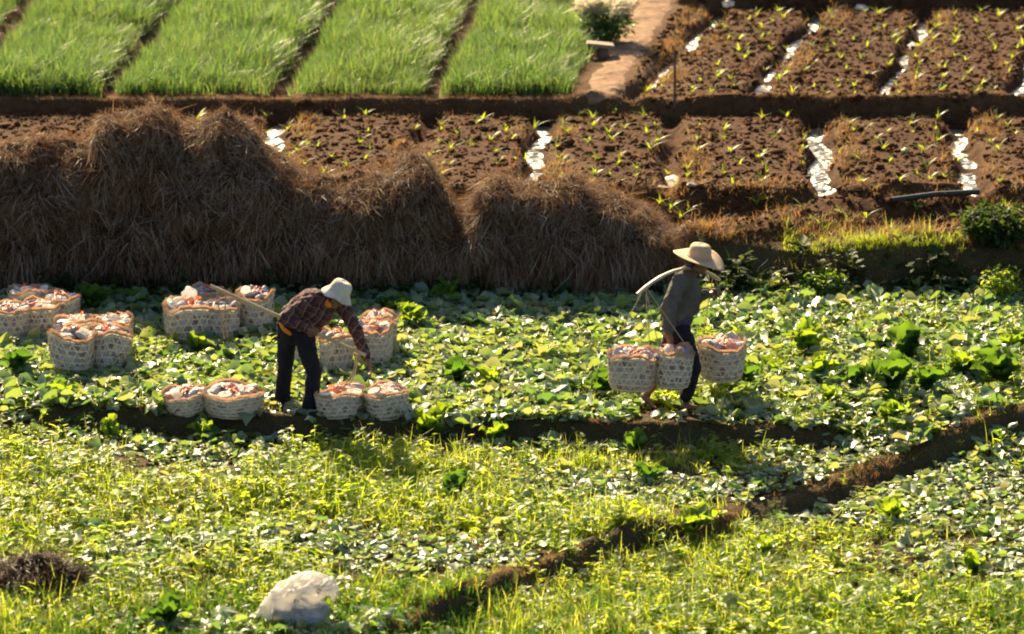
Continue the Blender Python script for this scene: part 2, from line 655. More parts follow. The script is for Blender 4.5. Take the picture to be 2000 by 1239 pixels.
def ditch_depth(x, y):
    d = np.zeros(np.broadcast(x, y).shape)
    for x0, s, hw, dep, _ in low_ditches:
        q = np.abs(x - (x0 + s * (y - Y4)) - .05 * np.sin(y * 3.1 + x0)) / (hw * .85)
        d = np.maximum(d, dep * np.exp(-q ** 3) * sstep(Y4 - .1, Y4 + .25, y) * sstep(Y5 + .1, Y5 - .2, y))
    for x0, s, hw, dep, _ in up_ditches:
        q = np.abs(x - (x0 + s * (y - Y5)) - .05 * np.sin(y * 2.7 + x0)) / (hw * .8)
        d = np.maximum(d, dep * np.exp(-q ** 3) * sstep(Y5 + .05, Y5 + .4, y) * sstep(Y6 + 4, Y6, y))
    return d


def height(x, y, fine=True):
    x, y = np.asarray(x, float), np.asarray(y, float)
    nz = fbm(x, y, .8, 3)
    e1 = y - Y1(x) + .14 * fbm(x, y, 2.2, 4)
    w1 = .10 + .9 * sstep(2.9, 3.7, x) + 1.2 * sstep(-4.5, -5.2, x)
    z = Z_LOW * sstep(w1, -w1 * .4, e1)
    z = z + (.035 + .03 * fbm(x, y, 3, 2)) * np.exp(-((e1 - .12) / .12) ** 2) * sstep(3.2, 2.6, x) * sstep(-5, -4.5, x)
    e2 = y - Y2(x) + .15 * fbm(x + 9, y, 1.6, 4)
    k2 = sstep(-1.4, -.6, x)
    z = z - .135 * k2 * sstep(.08, -.20, e2)
    z = z + (.065 + .16 * fbm(x, y, 2.4, 4)) * np.exp(-((e2 - .10) / .19) ** 2) * sstep(-1.6, -.8, x)
    e3 = y - Y3(x) + .12 * fbm(x, y + 4, 1.6, 3)
    z = z + .42 * sstep(-.25, .32, e3) + .25 * np.clip((y - Y3(x)) / (Y4 - Y3(x) + .01), 0, 1)
    rough = sstep(.1, .5, e3) * sstep(Y4 + .1, Y4 - .2, y)
    z = z + rough * (.10 * fbm(x, y, 1.3, 3) + .07 * np.sin((x * .75 - y * 1.3) * 3.2))
    e4 = y - Y4 + .13 * fbm(x, y, 2, 3) + .16 * fbm(x, x * 0 + 9, .8, 2)
    z = z + (Z_BED - .67) * sstep(-.06, .14, e4) + .03 * np.exp(-((e4 - .15) / .13) ** 2)
    e5 = y - Y5 + .12 * fbm(x, y, 1.9, 3) + .16 * fbm(x, x * 0 + 3, .7, 2)
    z = z + (Z_TOP - Z_BED) * sstep(-.05, .08, e5) + (.0 + .06 * sstep(2.1, 2.4, x)) * np.exp(-((e5 - .12) / .14) ** 2) * (1 + .5 * fbm(x, y, 3, 2))
    e6 = y - Y6 + .05 * fbm(x, y, 1.7, 3)
    z = z + .35 * sstep(-.06, .1, e6) * sstep(2.2, 2.6, x) + .5 * sstep(64, 120, y)
    dd = ditch_depth(x, y)
    z = z - dd + .75 * dd * fbm(x + 50, y * .8, 3.2, 3)
    pm = np.exp(-np.clip(np.abs(x - PX(y)) / .42, 0, 9) ** 4) * sstep(Y5 - .02, Y5 + .25, y)
    z = z + .05 * pm
    if fine:
        t = sstep(Y4, Y4 + .3, y) * (1 - pm)
        cl = np.abs(fbm(x, y, 8.0, 2))
        z = z + t * (.016 * cl - .004 + .02 * fbm(x, y, 2.5, 2)) + (1 - t) * .022 * fbm(x, y, 4, 3) + rough * .07 * cl
    return z


def spaced(a, b, step, lo, hi):
    c = list(np.arange(a, b + 1e-6, step))
    pre, s, v = [], step, a
    while v > lo:
        s *= 1.45
        v -= s
        pre.append(v)
    s, v = step, c[-1]
    while v < hi:
        s *= 1.45
        v += s
        c.append(v)
    return np.array(pre[::-1] + c)


gx, gy = spaced(-7.2, 7.2, .066, -900, 900), spaced(34.0, 60.5, .060, -300, 1800)
XX, YY = np.meshgrid(gx, gy, indexing='ij')
ZZ = height(XX, YY)
ground = big_mesh('ground', np.stack([XX, YY, ZZ], -1).reshape(-1, 3), grid_faces(len(gx), len(gy))[:, ::-1], M['soil'], smooth=True)
tag(ground, 'terraced farm soil stepping up from the cabbage plot to tilled beds', kind='structure')


def add_attr(o, name, arr):
    a = o.data.attributes.new(name, 'FLOAT', 'POINT')
    a.data.foreach_set('value', np.asarray(arr, np.float32).ravel())


nA = fbm(XX, YY, 1.1, 3)
till = sstep(Y3(XX) + .2, Y3(XX) + .5, YY)
dry = np.exp(-((YY - Y5 - .12) / .15) ** 2) * .8 + .5 * np.exp(-((YY - Y4 - .15) / .15) ** 2)
for lst, yb in ((low_ditches, Y4), (up_ditches, Y5)):
    for x0, s, hw, dep, _ in lst:
        q = XX - (x0 + s * (YY - yb))
        rr = (YY > Y4 + .1) * (YY < Y5 - .1) if yb == Y4 else (YY > Y5 + .2) * (YY < Y6 + 2)
        dry = np.maximum(dry, .75 * np.exp(-((q - hw - .14) / .13) ** 2) * rr)
dry = np.maximum(dry, sstep(.9, .5, np.abs(XX - PX(YY) - .35)) * (YY > Y5 + .1) * .8)
dry = dry * np.clip(.75 + 1.0 * nA, 0, 1)
moss = np.exp(-((YY - Y1(XX) - .1) / .3) ** 2) * .7 + np.exp(-((YY - Y2(XX) - .1) / .35) ** 2) * .7 + .8 * np.exp(-((YY - Y3(XX)) / .5) ** 2)
for nm, ar in (('till', till), ('dry', np.clip(dry, 0, 1)), ('moss', np.clip(moss, 0, 1))):
    add_attr(ground, nm, ar)

# footpath on its low dyke
ys = np.arange(Y5 + .1, 63, .08)
tt = np.linspace(-1, 1, 9)
PY, PT = np.meshgrid(ys, tt, indexing='ij')
pw = .25 + .12 * fbm(PT * 1.5, PY, 1.6, 2)
PXX = PX(PY) + PT * pw
PZ = height(PXX, PY, False) + .02 - .03 * np.abs(PT) ** 3 + .05 * fbm(PXX, PY, 4, 3)
tag(big_mesh('footpath', np.stack([PXX, PY, PZ], -1).reshape(-1, 3), grid_faces(*PY.shape)[:, ::-1], M['path'], smooth=True),
    'pale trodden footpath between the green strips and the tilled beds', kind='structure')

# water standing in the ditches
for lst, ya, yb, zt in ((low_ditches, Y4, Y5, Z_BED), (up_ditches, Y5, Y6 + 2, Z_TOP)):
    for x0, s, hw, dep, wat in lst:
        if not wat:
            continue
        ys = np.arange(ya + .12, yb - .12, .15)
        a = np.stack([x0 + s * (ys - ya) - hw * .85, ys, np.full(len(ys), zt - dep + .075 * wat)], -1)
        b = a + np.array([hw * 1.7, 0, 0])
        V = np.stack([a, b], 1).reshape(-1, 3)
        F = np.array([[2 * i, 2 * i + 1, 2 * i + 3, 2 * i + 2] for i in range(len(ys) - 1)])
        tag(big_mesh('ditch_water', V, F, M['water']), 'water shining in the ditch between tilled beds', kind='structure')


def at(px, py, z0=0.0):
    """where the sight line of a pixel meets the land"""
    d = ray(px, py)
    y = np.arange(33.0, 63.0, .02)
    t = y / d[1]
    hit = np.nonzero(CAM_H + d[2] * t <= height(d[0] * t, y, False))[0]
    k = hit[0] if len(hit) else len(y) - 1
    x, yy = float(d[0] * t[k]), float(y[k])
    return x, yy, float(height(x, yy))


def rand_xy(n, x0, x1, y0, y1):
    return rng.uniform(x0, x1, n), rng.uniform(y0, y1, n)


def on_land(x, y, dz=0.0):
    return np.stack([x, y, height(x, y) + dz], -1)


# ------------------------------------------------------------------ straw stacks
SIL = [(-330, 320), (-120, 290), (0, 280), (40, 270), (80, 264), (130, 270), (185, 282), (192, 226), (215, 214), (250, 216), (300, 201), (330, 207), (348, 240), (390, 236), (402, 228),
       (440, 222), (472, 226), (492, 252), (520, 282), (555, 306), (580, 331), (620, 335), (660, 349), (690, 341), (740, 333), (765, 331), (778, 306),
       (800, 296), (830, 301), (850, 336), (870, 372), (890, 402), (905, 407), (920, 381), (950, 346), (985, 341), (1020, 352), (1060, 356), (1092, 346),
       (1120, 339), (1145, 351), (1162, 367), (1200, 374), (1240, 397), (1280, 418), (1300, 445), (1316, 485), (1330, 525), (1338, 560)]
YF, YT = 45.65, 46.25           # foot of the front face, ridge line
sx, sz = zip(*[P(px, py, YT) for px, py in SIL])
ztop = lambda x: np.interp(x, sx, sz) - .05


def bundles(x, z, cw=.27, ch=.34):
    """rounded ends of stacked bundles: bump height and sideways offset from the nearest bundle"""
    i0, j0 = np.floor(x / cw), np.floor(z / ch)
    best, off = np.full(np.broadcast(x, z).shape, 9.0), np.zeros(np.broadcast(x, z).shape)
    for di in (-1, 0, 1):
        for dj in (-1, 0, 1):
            i, j = i0 + di, j0 + dj
            r1, r2 = _tab[i.astype(int) & 255, j.astype(int) & 255], _tab[(i.astype(int) + 91) & 255, (j.astype(int) + 37) & 255]
            cx, cz = (i + .15 + .7 * r1) * cw, (j + .15 + .7 * r2) * ch
            d = ((x - cx) / cw) ** 2 + ((z - cz) / ch) ** 2
            off = np.where(d < best, (x - cx) / cw, off)
            best = np.minimum(best, d)
    return np.sqrt(np.clip(1 - best / .55, 0, 1)), off


def stack_surface(x, v):
    """v 0..1 from the front foot over the ridge (.6) to the back foot"""
    zt = ztop(x)
    endr = sstep(sx[-1] + .02, sx[-1] - .35, x)
    f = np.clip(v / .6, 0, 1)
    b = np.clip((v - .6) / .4, 0, 1)
    z = np.where(v < .6, zt * np.sin(f * math.pi / 2) ** .92, zt * (1 - b ** 2.2))
    bulge = .10 * np.sin(f * math.pi) - .04 * (z > .62) * (v < .6)
    y = np.where(v < .6, YF + (YT - YF) * f ** 2.4 - bulge, YT + b * 1.2)
    y = y + (1 - endr) * np.where(v < .6, .3 * (1 - f), -.5 * b)
    bb, _ = bundles(x, z * np.where(z < .5, .6, 1))
    y = y - .17 * bb * (v < .7) * sstep(0, .15, v)
    z = z + (.05 * bb - .03) * sstep(.35, .6, v) * (v < .8)
    rgh = .20 * fbm(x * 1.0, z + v, 2.6, 3) + .12 * np.abs(fbm(x + 7, z * 1.1, 5.0, 2)) * (v < .65)
    return np.stack([x + .04 * fbm(x, z, 5, 2), y + rgh, z + (.10 * fbm(x + 3, v * 3, 6, 2) + .07 * fbm(x, v * 5 + 2, 17, 2)) * (v > .3)], -1)


def strands(base, d, length, curl, width, up):
    """two-quad straws from base along d"""
    n = len(base)
    t = np.array([0, .5, 1.0])
    pts = base[:, None, :] + d[:, None, :] * length[:, None, None] * t[None, :, None] + curl[:, None, :] * (t ** 2)[None, :, None]
    s = np.cross(d, up)
    s = s / (np.linalg.norm(s, axis=1, keepdims=True) + 1e-9) * width[:, None] * .5
    w = np.array([1, .9, .35])
    V = np.stack([pts - s[:, None] * w[None, :, None], pts + s[:, None] * w[None, :, None]], 2).reshape(-1, 3)
    o = (np.arange(n) * 6)[:, None, None]
    F = (np.array([[0, 1, 3, 2], [2, 3, 5, 4]])[None] + o).reshape(-1, 4)
    return V, F


def unit(a):
    return a / (np.linalg.norm(a, axis=1, keepdims=True) + 1e-9)


def straw_over(x0, x1, n, lk=1.0, wk=1.0):
    x = rng.uniform(x0, x1, n)
    v = rng.uniform(0.02, .80, n) ** .9
    p = stack_surface(x, v)
    px_ = stack_surface(x + .01, v) - p
    pv = stack_surface(x, np.minimum(v + .01, .99)) - p
    nrm = unit(np.cross(px_, pv))
    nrm[nrm[:, 1] > .6] *= np.where(v[nrm[:, 1] > .6] < .6, -1, 1)[:, None]
    down, side = -unit(pv), unit(px_)
    z = p[:, 2]
    sig = np.where(z < .55, .25, .85) + .35 * (v > .5)
    sig = sig * (1 + .6 * fbm(x, z, 1.3, 2))
    bb, bo = bundles(x, z * np.where(z < .5, .6, 1))
    ang = rng.normal(0, 1, n) * sig * .75 + bo * np.where(z < .5, .6, 1.5) + np.where(z < .55, .3, 1.9) * fbm(x + 40, z * 1.2, 3.0, 2)
    d = down * np.cos(ang)[:, None] + side * np.sin(ang)[:, None]
    d = unit(d + nrm * rng.uniform(-.1, .25, n)[:, None])
    ln = lk * rng.uniform(.08, .27, n) * np.where(z < .62, 1.25, 1)
    topm = (v > .52) & (v < .68)
    ln[topm] *= .4
    d[topm] = unit(d[topm] + np.array([0, 0, .45]) * rng.uniform(0, 1, topm.sum())[:, None] + rng.normal(0, .5, (topm.sum(), 3)))
    curl = rng.normal(0, .05, (n, 3)) + np.array([0, 0, -.06])
    wd = wk * rng.uniform(.003, .0065, n)
    p = p + nrm * rng.uniform(-.02, .05, n)[:, None] * lk
    upv = unit(nrm + rng.normal(0, .5, (n, 3)))
    return strands(p, d, ln, curl, wd, upv)


def sheaf_mesh(seed, n, L, rad, spread):
    """a shaggy bunch: straws lying over a dome and pouring down its sides"""
    r = np.random.default_rng(seed)
    a = unit(r.normal(0, 1, (n, 3)))
    a[:, 2] = np.abs(a[:, 2]) * 1.0 - .15
    a = unit(a)
    lob = (1 + .8 * fbm(a[:, 0] * 1.5 + seed, a[:, 2] * 1.5 + a[:, 1], 1.3, 2))[:, None]
    base = a * lob * np.array([rad, rad * .8, L * .55]) * r.uniform(.85, 1.08, n)[:, None] - np.array([0, 0, L * .35])
    down = np.array([0, 0, -1.0]) - a * (-a[:, 2:3])
    down = unit(down + np.stack([a[:, 0], a[:, 1], 0 * a[:, 0]], -1) * .25)
    side = unit(np.cross(down, a))
    g = r.normal(0, .30 + .25 * (a[:, 2] > .7), n)
    d = unit(down * np.cos(g)[:, None] + side * np.sin(g)[:, None] + a * r.uniform(0, .35, n)[:, None])
    ln = L * r.uniform(.2, .6, n)
    curl = r.normal(0, .03, (n, 3)) + np.array([0, 0, -.06])
    return strands(base, d, ln, curl, r.uniform(.003, .0065, n), unit(a + r.normal(0, .4, (n, 3))))


sheaf_protos = []
for k in range(4):
    V, F = sheaf_mesh(k, 1300, [.36, .30, .46, .26][k], [.13, .11, .15, .10][k], .5)
    o = big_mesh('sheaf', V, F, M['straw'], link=False)
    sheaf_protos.append(o)

BREAKS = [sx[0], P(563, 300, YT)[0], P(897, 400, YT)[0], sx[-1]]
STACK_LABELS = ['tall dark straw stack with humped sheaves, at the left edge of the photo',
                'middle straw stack with a single peak, between the tall stack and the notch',
                'lower rounded straw stack ending behind the straw-hatted walker']
SHEAVES = [[(-60, 305, .8, 0), (28, 300, .8, 0), (110, 294, .8, 2), (212, 238, .8, 3), (292, 226, 1.1, 2), (375, 262, .9, 1), (445, 248, .6, 3), (515, 312, .6, 1), (180, 350, .9, 2), (350, 390, .8, 1)],
           [(600, 350, .6, 3), (735, 352, .7, 3), (803, 320, .8, 0), (845, 372, .6, 3), (690, 430, .8, 1)],
           [(950, 366, .8, 0), (1005, 362, .6, 1), (1110, 362, .8, 3), (1180, 388, .8, 1), (1245, 424, 1.1, 2), (1288, 458, .9, 2), (1180, 480, 1.0, 2), (960, 495, .9, 1)]]
for k in range(3):
    x0, x1 = BREAKS[k], BREAKS[k + 1]
    e = empty('straw_stack', ((x0 + x1) / 2, YT, 0))
    tag(e, STACK_LABELS[k], 'straw stack', 'straw stacks along the back of the cabbage plot')
    off = np.array(e.location)
    xs, vs = np.arange(x0, x1 + .03, .05), np.linspace(0, 1, 60)
    XS, VS = np.meshgrid(xs, vs, indexing='ij')
    Pm = stack_surface(XS, VS)
    if k == 2:
        Pm[-1, :, 2] = np.minimum(Pm[-1, :, 2], .0)
    big_mesh('body', Pm.reshape(-1, 3) - off, grid_faces(*XS.shape), M['stackcore'], e, True)
    V, F = straw_over(x0, x1, int(8600 * (x1 - x0)))
    tag(big_mesh('loose_straw', V - off, F, M['straw'], e), kind='stuff')
    V, F = straw_over(x0, x1, int(1300 * (x1 - x0)), 1.05, 1.25)
    tag(big_mesh('stray_straw', V - off, F, M['palestraw'], e), kind='stuff')
    for px, py, sc, pk in SHEAVES[k]:
        xx, zz = P(px, py, YT - .1)
        vv = np.linspace(.05, .6, 40)
        cand = stack_surface(np.full(40, xx), vv)
        i = int(np.argmin(np.abs(cand[:, 2] - zz)))
        c = copy_obj(sheaf_protos[pk], e, tuple(np.array([xx, cand[i, 1] + .05, zz + .0]) - off), (0, 0, rng.uniform(-.5, .5)), sc)

# small straw clump at the right end
e = empty('straw_clump', (*at(1334, 492, .3)[:2], float(height(*at(1334, 492, .3)[:2])) + .05))
tag(e, 'small greyish straw clump poking out behind the end of the straw stacks', 'straw clump')
V, F = sheaf_mesh(11, 700, .4, .15, .8)
o = big_mesh('loose_straw', V + np.array([0, 0, .16]), F, M['straw'], e)
tag(o, kind='stuff')

# ------------------------------------------------------------------ tilled beds: clods, seedlings
def cube_lump(seed):
    r = np.random.default_rng(seed)
    v = np.array([[x, y, z] for x in (-1, 1) for y in (-1, 1) for z in (-1, 1)], float) * .5
    v = v * (1 + .5 * r.normal(size=(8, 3)) * .6)
    f = np.array([[0, 1, 3, 2], [4, 6, 7, 5], [0, 4, 5, 1], [2, 3, 7, 6], [0, 2, 6, 4], [1, 5, 7, 3]])
    return v, f


x, y = rand_xy(29000, -7.6, 7.6, 46.2, 60)
keep = ((y > Y4) | (y > Y3(x) + .3)) & (ditch_depth(x, y) < .07) & ~((x < PX(y) + .3) & (y > Y5)) & (np.abs(x) < .1225 * y + rng.uniform(0, 1.0, len(x))) & ~((y < Y4) & (x < 1.6))
x, y = x[keep], y[keep]
n = len(x)
sc = rng.gamma(1.4, .013, n) + .010
V, F = scatter([cube_lump(k) for k in range(6)], on_land(x, y, .0) + np.array([0, 0, .004]), sc, rng.uniform(0, 1, n), zscale=rng.uniform(.45, .9, n))
tag(big_mesh('soil_clods', V, F, M['clod'], smooth=True), 'dark crumbly clods on the tilled beds', 'soil', kind='stuff')


def seedling_mesh(seed):
    r = np.random.default_rng(seed)
    ps = []
    n = r.integers(4, 7)
    for k in range(n):
        ps.append(blade(r.uniform(.11, .2), r.uniform(.022, .034), r.uniform(.5, 1.25), 6.28 * k / n + r.normal() * .5, 4, r.uniform(.5, 1.2)))
    return join(ps)


seed_protos = [big_mesh('maize_seedling', *seedling_mesh(40 + k), M['maize'], link=False) for k in range(8)]
BEDS = []


def add_beds(lst, ya, yb, y_lo, y_hi, names, lo, hi):
    for k in range(lo, hi):
        BEDS.append((lst[k], lst[k + 1], ya, y_lo, y_hi, names[k - lo]))


add_beds(low_ditches, Y4, Y5, Y4 + .3, Y5 - .25,
         ['above the hump of the tall straw stack', 'between the tall straw stack and the middle stack peak', 'above the notch in the straw stacks',
          'just right of the shining ditch above the rounded stack', 'left of the wide white ditch at mid height', 'right of the wide white ditch at mid height',
          'at the right edge of the middle terrace'], 0, 7)
add_beds(up_ditches, Y5, Y6, Y5 + .45, Y6 - .2,
         ['beside the footpath ditch on the top terrace', 'between two bright ditches of the top terrace', 'in the top right corner of the photo'], 4, 7)
placed = 0
for a, b, ya, y0, y1, nm in BEDS:
    for yy in np.arange(y0, y1, .50):
        xa, xb = a[0] + a[1] * (yy - ya) + a[2] + .15, b[0] + b[1] * (yy - ya) - b[2] - .1
        for xx in np.linspace(xa, xb, 4):
            if rng.uniform() < .22:
                continue
            X, Y = xx + rng.normal() * .1, yy + rng.normal() * .12
            if abs(X) > .1215 * Y + .05:
                continue
            o = copy_obj(seed_protos[rng.integers(8)], None, (X, Y, float(height(X, Y)) - .01), (0, 0, rng.uniform(0, 6.28)), rng.uniform(.6, 1.15))
            tag(o, 'small maize seedling on the bed ' + nm, 'seedling', 'maize seedlings ' + nm)
            placed += 1
for px, py in ((1290, 402), (1310, 412), (1345, 415), (1330, 432), (1478, 405), (1528, 402), (1570, 415), (1640, 418), (1600, 440), (1500, 398), (1790, 412), (1690, 430)):
    X, Y, Z = at(px, py, .6)
    o = copy_obj(seed_protos[rng.integers(8)], None, (X, Y, Z - .01), (0, 0, rng.uniform(0, 6.28)), rng.uniform(.8, 1.2))
    tag(o, 'small green maize seedling on the rough slope above the walker', 'seedling', 'maize seedlings on the rough slope')

# ------------------------------------------------------------------ green crop strips on the top terrace
crop_protos = [tuft(7, .36, .012, 100 + k, (.2, .95), 2, .035) for k in range(8)]
strip_edges = [up_ditches[8], up_ditches[0], up_ditches[1], up_ditches[2], up_ditches[3]]
STRIP_LABELS = ['green leafy crop strip at the top left corner', 'broad green crop strip, second from the left at the top', 'green crop strip above the tall straw stack peak',
                'green crop strip above the middle straw stack', 'green crop strip bordering the footpath']
for k in range(5):
    a = strip_edges[k]
    n = 3700 if k else 2600
    yy = rng.uniform(Y5 + .32, 62, n)
    xl = a[0] + a[1] * (yy - Y5) + .14
    xr = (strip_edges[k + 1][0] + strip_edges[k + 1][1] * (yy - Y5) - .13) if k < 4 else PX(yy) - .42
    xx = xl + (xr - xl) * rng.uniform(0, 1, n)
    edge = np.minimum(xx - xl, xr - xx)
    sc = rng.uniform(.75, 1.2, n) * (.75 + .25 * sstep(0, .25, edge)) * (1 + .6 * fbm(xx, yy, 1.2, 3))
    m = np.abs(xx) < .1225 * yy + rng.uniform(.1, 1.2, n)
    V, F = scatter(crop_protos, on_land(xx, yy)[m], sc[m], np.abs(rng.normal(0, .12, n))[m])
    tag(big_mesh('crop_strip', V, F, M['crop']), STRIP_LABELS[k], 'crop', 'green crop strips on the top terrace', 'stuff')

# ------------------------------------------------------------------ dry grass on banks and ditch edges
dry_protos = [tuft(5, .16, .009, 200 + k, (.2, 1.2), 2, .04) for k in range(6)]
pts = []
for lst, ya, yb, b0 in ((low_ditches, Y4 + .15, Y5 - .1, Y4), (up_ditches[4:8], Y5 + .2, Y6 + 1, Y5)):
    for x0, s, hw, dep, _ in lst:
        n = 300
        yy = rng.uniform(ya, yb, n)
        pts.append(np.stack([x0 + s * (yy - b0) + hw + .14 + rng.normal(0, .11, n), yy], -1))
        yy = rng.uniform(ya, yb, 60)
        pts.append(np.stack([x0 + s * (yy - b0) - hw - .1 + rng.normal(0, .08, 60), yy], -1))
n = 1800
pts.append(np.stack([rng.uniform(-6.5, 6.5, n), Y5 + .12 + rng.normal(0, .12, n)], -1))
pts.append(np.stack([rng.uniform(-6.5, 6.5, 900), Y4 + .12 + rng.normal(0, .12, 900)], -1))
yy = rng.uniform(Y5 + .2, 62, 1500)
pts.append(np.stack([PX(yy) + .45 + np.abs(rng.normal(0, .2, 1500)), yy], -1))
xx = rng.uniform(1.9, 6.5, 1500)
pts.append(np.stack([xx, Y3(xx) + .35 + np.abs(rng.normal(0, .5, 1500))], -1))
xx = rng.uniform(-1.2, 6, 3800)
pts.append(np.stack([xx, Y2(xx) + .06 + rng.normal(0, .17, 3800)], -1))
xx = rng.uniform(-5, 3.4, 2600)
pts.append(np.stack([xx, Y1(xx) + .04 + rng.normal(0, .13, 2600)], -1))
pts.append(np.stack([rng.uniform(-6.5, 6.5, 1100), Y5 + rng.normal(-.02, .05, 1100)], -1))
pts.append(np.stack([rng.uniform(-1, 6.5, 600), Y4 + rng.normal(0, .06, 600)], -1))
xx = rng.uniform(1.9, 6.5, 700)
pts.append(np.stack([xx, Y3(xx) + rng.normal(0, .1, 700)], -1))
pts = np.concatenate(pts)
n = len(pts)
dn = fbm(pts[:, 0], pts[:, 1], 1.4, 3)
ridge = np.abs(pts[:, 1] - Y5 - .12) < .4
kp = (rng.uniform(size=n) < .55 + 1.2 * dn) | ridge
pts, dn, ridge = pts[kp], dn[kp], ridge[kp]
n = len(pts)
near = pts[:, 1] < 45
V, F = scatter(dry_protos, on_land(pts[:, 0], pts[:, 1], -.01), rng.uniform(.4, 1.1, n) * np.where(near, .5, np.where(ridge, .45, .85 + .6 * dn)), np.abs(rng.normal(0, .35, n)))
tag(big_mesh('dry_grass', V, F, M['dry']), 'dry brown grass along bunds, banks and ditch edges', 'grass', kind='stuff')

# ------------------------------------------------------------------ cut leaves, weeds and grass on the cabbage plots
leaf_protos = [leaf(1, .8, c, a, .07, 3, 4, seed=300 + k, lift=l) for k, (c, a, l) in enumerate(
    [(.25, .2, .1), (-.25, -.1, .0), (.35, .35, .25), (.1, -.15, -.05), (-.35, .25, .2), (.2, .1, .3), (.05, .4, .3), (-.2, -.2, -.1)])]
leaf_fine = [leaf(1, .8, c, a, .13, 5, 5, seed=350 + k, lift=l) for k, (c, a, l) in enumerate(
    [(.3, .25, .15), (-.3, -.1, .0), (.4, .4, .3), (.15, -.2, -.05), (-.35, .3, .2), (.25, .15, .35), (.1, .5, .3), (-.25, -.25, -.1)])]
weed_protos = [weed(nl, h, ls, lw, 400 + k) for k, (nl, h, ls, lw) in enumerate(
    [(8, .07, .06, .04), (9, .12, .065, .035), (6, .05, .06, .05), (10, .18, .075, .03), (8, .10, .095, .05), (10, .22, .07, .028), (7, .07, .10, .07), (9, .13, .06, .035)])]
grass_protos = [tuft(9 + k % 3, h, .0065, 500 + k, (.2, 1.1), 2, .025) for k, h in enumerate((.12, .16, .2, .14, .24, .1, .18, .13))]


FEET = [G(px, py, 0) for px, py in ((1345, 800), (1362, 803), (1264, 797), (552, 792), (608, 806), (1310, 803), (1262, 806), (1258, 814))]


def field_pts(n, ylo, yhi):
    x, y = rand_xy(n, -7, 7, ylo, yhi)
    m = (np.abs(x) < .1225 * y + rng.uniform(.05, 1.3, len(x))) & (y < np.minimum(Y3(x), 45.75) - .05)
    for fx, fy in FEET:
        m &= (((x - fx) / .16) ** 2 + ((y - fy + .25) / .42) ** 2 > 1) | (rng.uniform(size=len(x)) < .2)
    return x[m], y[m]


def zone(x, y):
    main = sstep(-.05, .15, y - Y1(x))
    bund = np.maximum(np.exp(-np.abs((y - Y2(x) - .0) / .30) ** 4) * sstep(-1.4, -.7, x), np.exp(-((y - Y1(x) + .02) / .12) ** 2) * sstep(3.3, 2.9, x))
    return main, bund


def patch(x, y):
    return 1.15 * fbm(x * .55 - y * .35 + 13, y * 1.0 + x * .25, .75, 3)


# fallen leaves
x, y = field_pts(63000, 33.7, 45.75)
main, bund = zone(x, y)
pt = patch(x, y)
prob = main * np.clip(.85 + .6 * pt, .2, 1) + (1 - main) * np.clip(.21 + 2.1 * pt, .05, .95)
m = rng.uniform(size=len(x)) < prob * (1 - .98 * bund)
x, y = x[m], y[m]
n = len(x)
sc = np.clip(rng.lognormal(-2.3, .40, n), .04, .24) * np.where(y < Y1(x), .72, 1)
pos = on_land(x, y, .012) + np.array([0, 0, 1]) * (sc * .10 + rng.uniform(0, .05, n))[:, None]
tl = np.abs(rng.normal(0, .24, n))
big = sc > .13
V, F = join([scatter(leaf_protos, pos[~big], sc[~big], tl[~big]), scatter(leaf_fine, pos[big], sc[big], tl[big])])
tag(big_mesh('fallen_leaves', V, F, M['litter'], smooth=True), 'cut outer cabbage leaves littering the harvested plots', 'leaves', kind='stuff')

# broad weeds
x, y = field_pts(23000, 33.7, 45.6)
main, bund = zone(x, y)
pt = -.75 * patch(x, y) + .5 * fbm(x + 31, y * .7, .8, 3)
front = sstep(44.6, 42.4, y)
prob = main * np.clip(.05 + .42 * front + .5 * pt, .03, .7) + (1 - main) * np.clip(.40 + 1.8 * pt, .12, 1)
m = rng.uniform(size=len(x)) < prob * (1 - .86 * bund)
x, y = x[m], y[m]
n = len(x)
V, F = scatter(weed_protos, on_land(x, y, -.005), rng.uniform(.5, 1.35, n) * (1 + .5 * pt[m]), np.abs(rng.normal(0, .25, n)))
tag(big_mesh('broadleaf_weeds', V, F, M['weed'], smooth=True), 'low yellow-green weeds over the cabbage plots', 'weeds', kind='stuff')

# grass
x, y = field_pts(25000, 33.7, 45.6)
main, bund = zone(x, y)
pt = -.75 * patch(x, y) + .6 * fbm(x + 71, y * .7, .7, 3)
prob = main * np.clip(.02 + .30 * front[0] * sstep(44.4, 42, y) + .4 * pt, .02, .5) + (1 - main) * np.clip(.58 + 2.3 * pt, .06, 1)
m = rng.uniform(size=len(x)) < prob * (1 - .8 * bund)
x, y = x[m], y[m]
n = len(x)
gs = rng.uniform(.45, 1.05, n) * (1.0 + 1.0 * pt[m])
xs_ = rng.uniform(2.0, 6.6, 1500)
ys_ = Y3(xs_) + .22 + np.abs(rng.normal(0, .3, 1500)) + .8 * sstep(4.6, 5.6, xs_) * rng.uniform(0, 1, 1500)
kk = rng.uniform(size=1500) < .3 + 1.3 * fbm(xs_, ys_, 1.2, 2)
x, y, gs = np.concatenate([x, xs_[kk]]), np.concatenate([y, ys_[kk]]), np.concatenate([gs, rng.uniform(.5, 1.0, kk.sum())])
n = len(x)
V, F = scatter(grass_protos, on_land(x, y, -.005), gs, np.abs(rng.normal(0, .2, n)))
tag(big_mesh('wild_grass', V, F, M['grass']), 'bright yellow-green grass growing through the harvested plots', 'grass', kind='stuff')

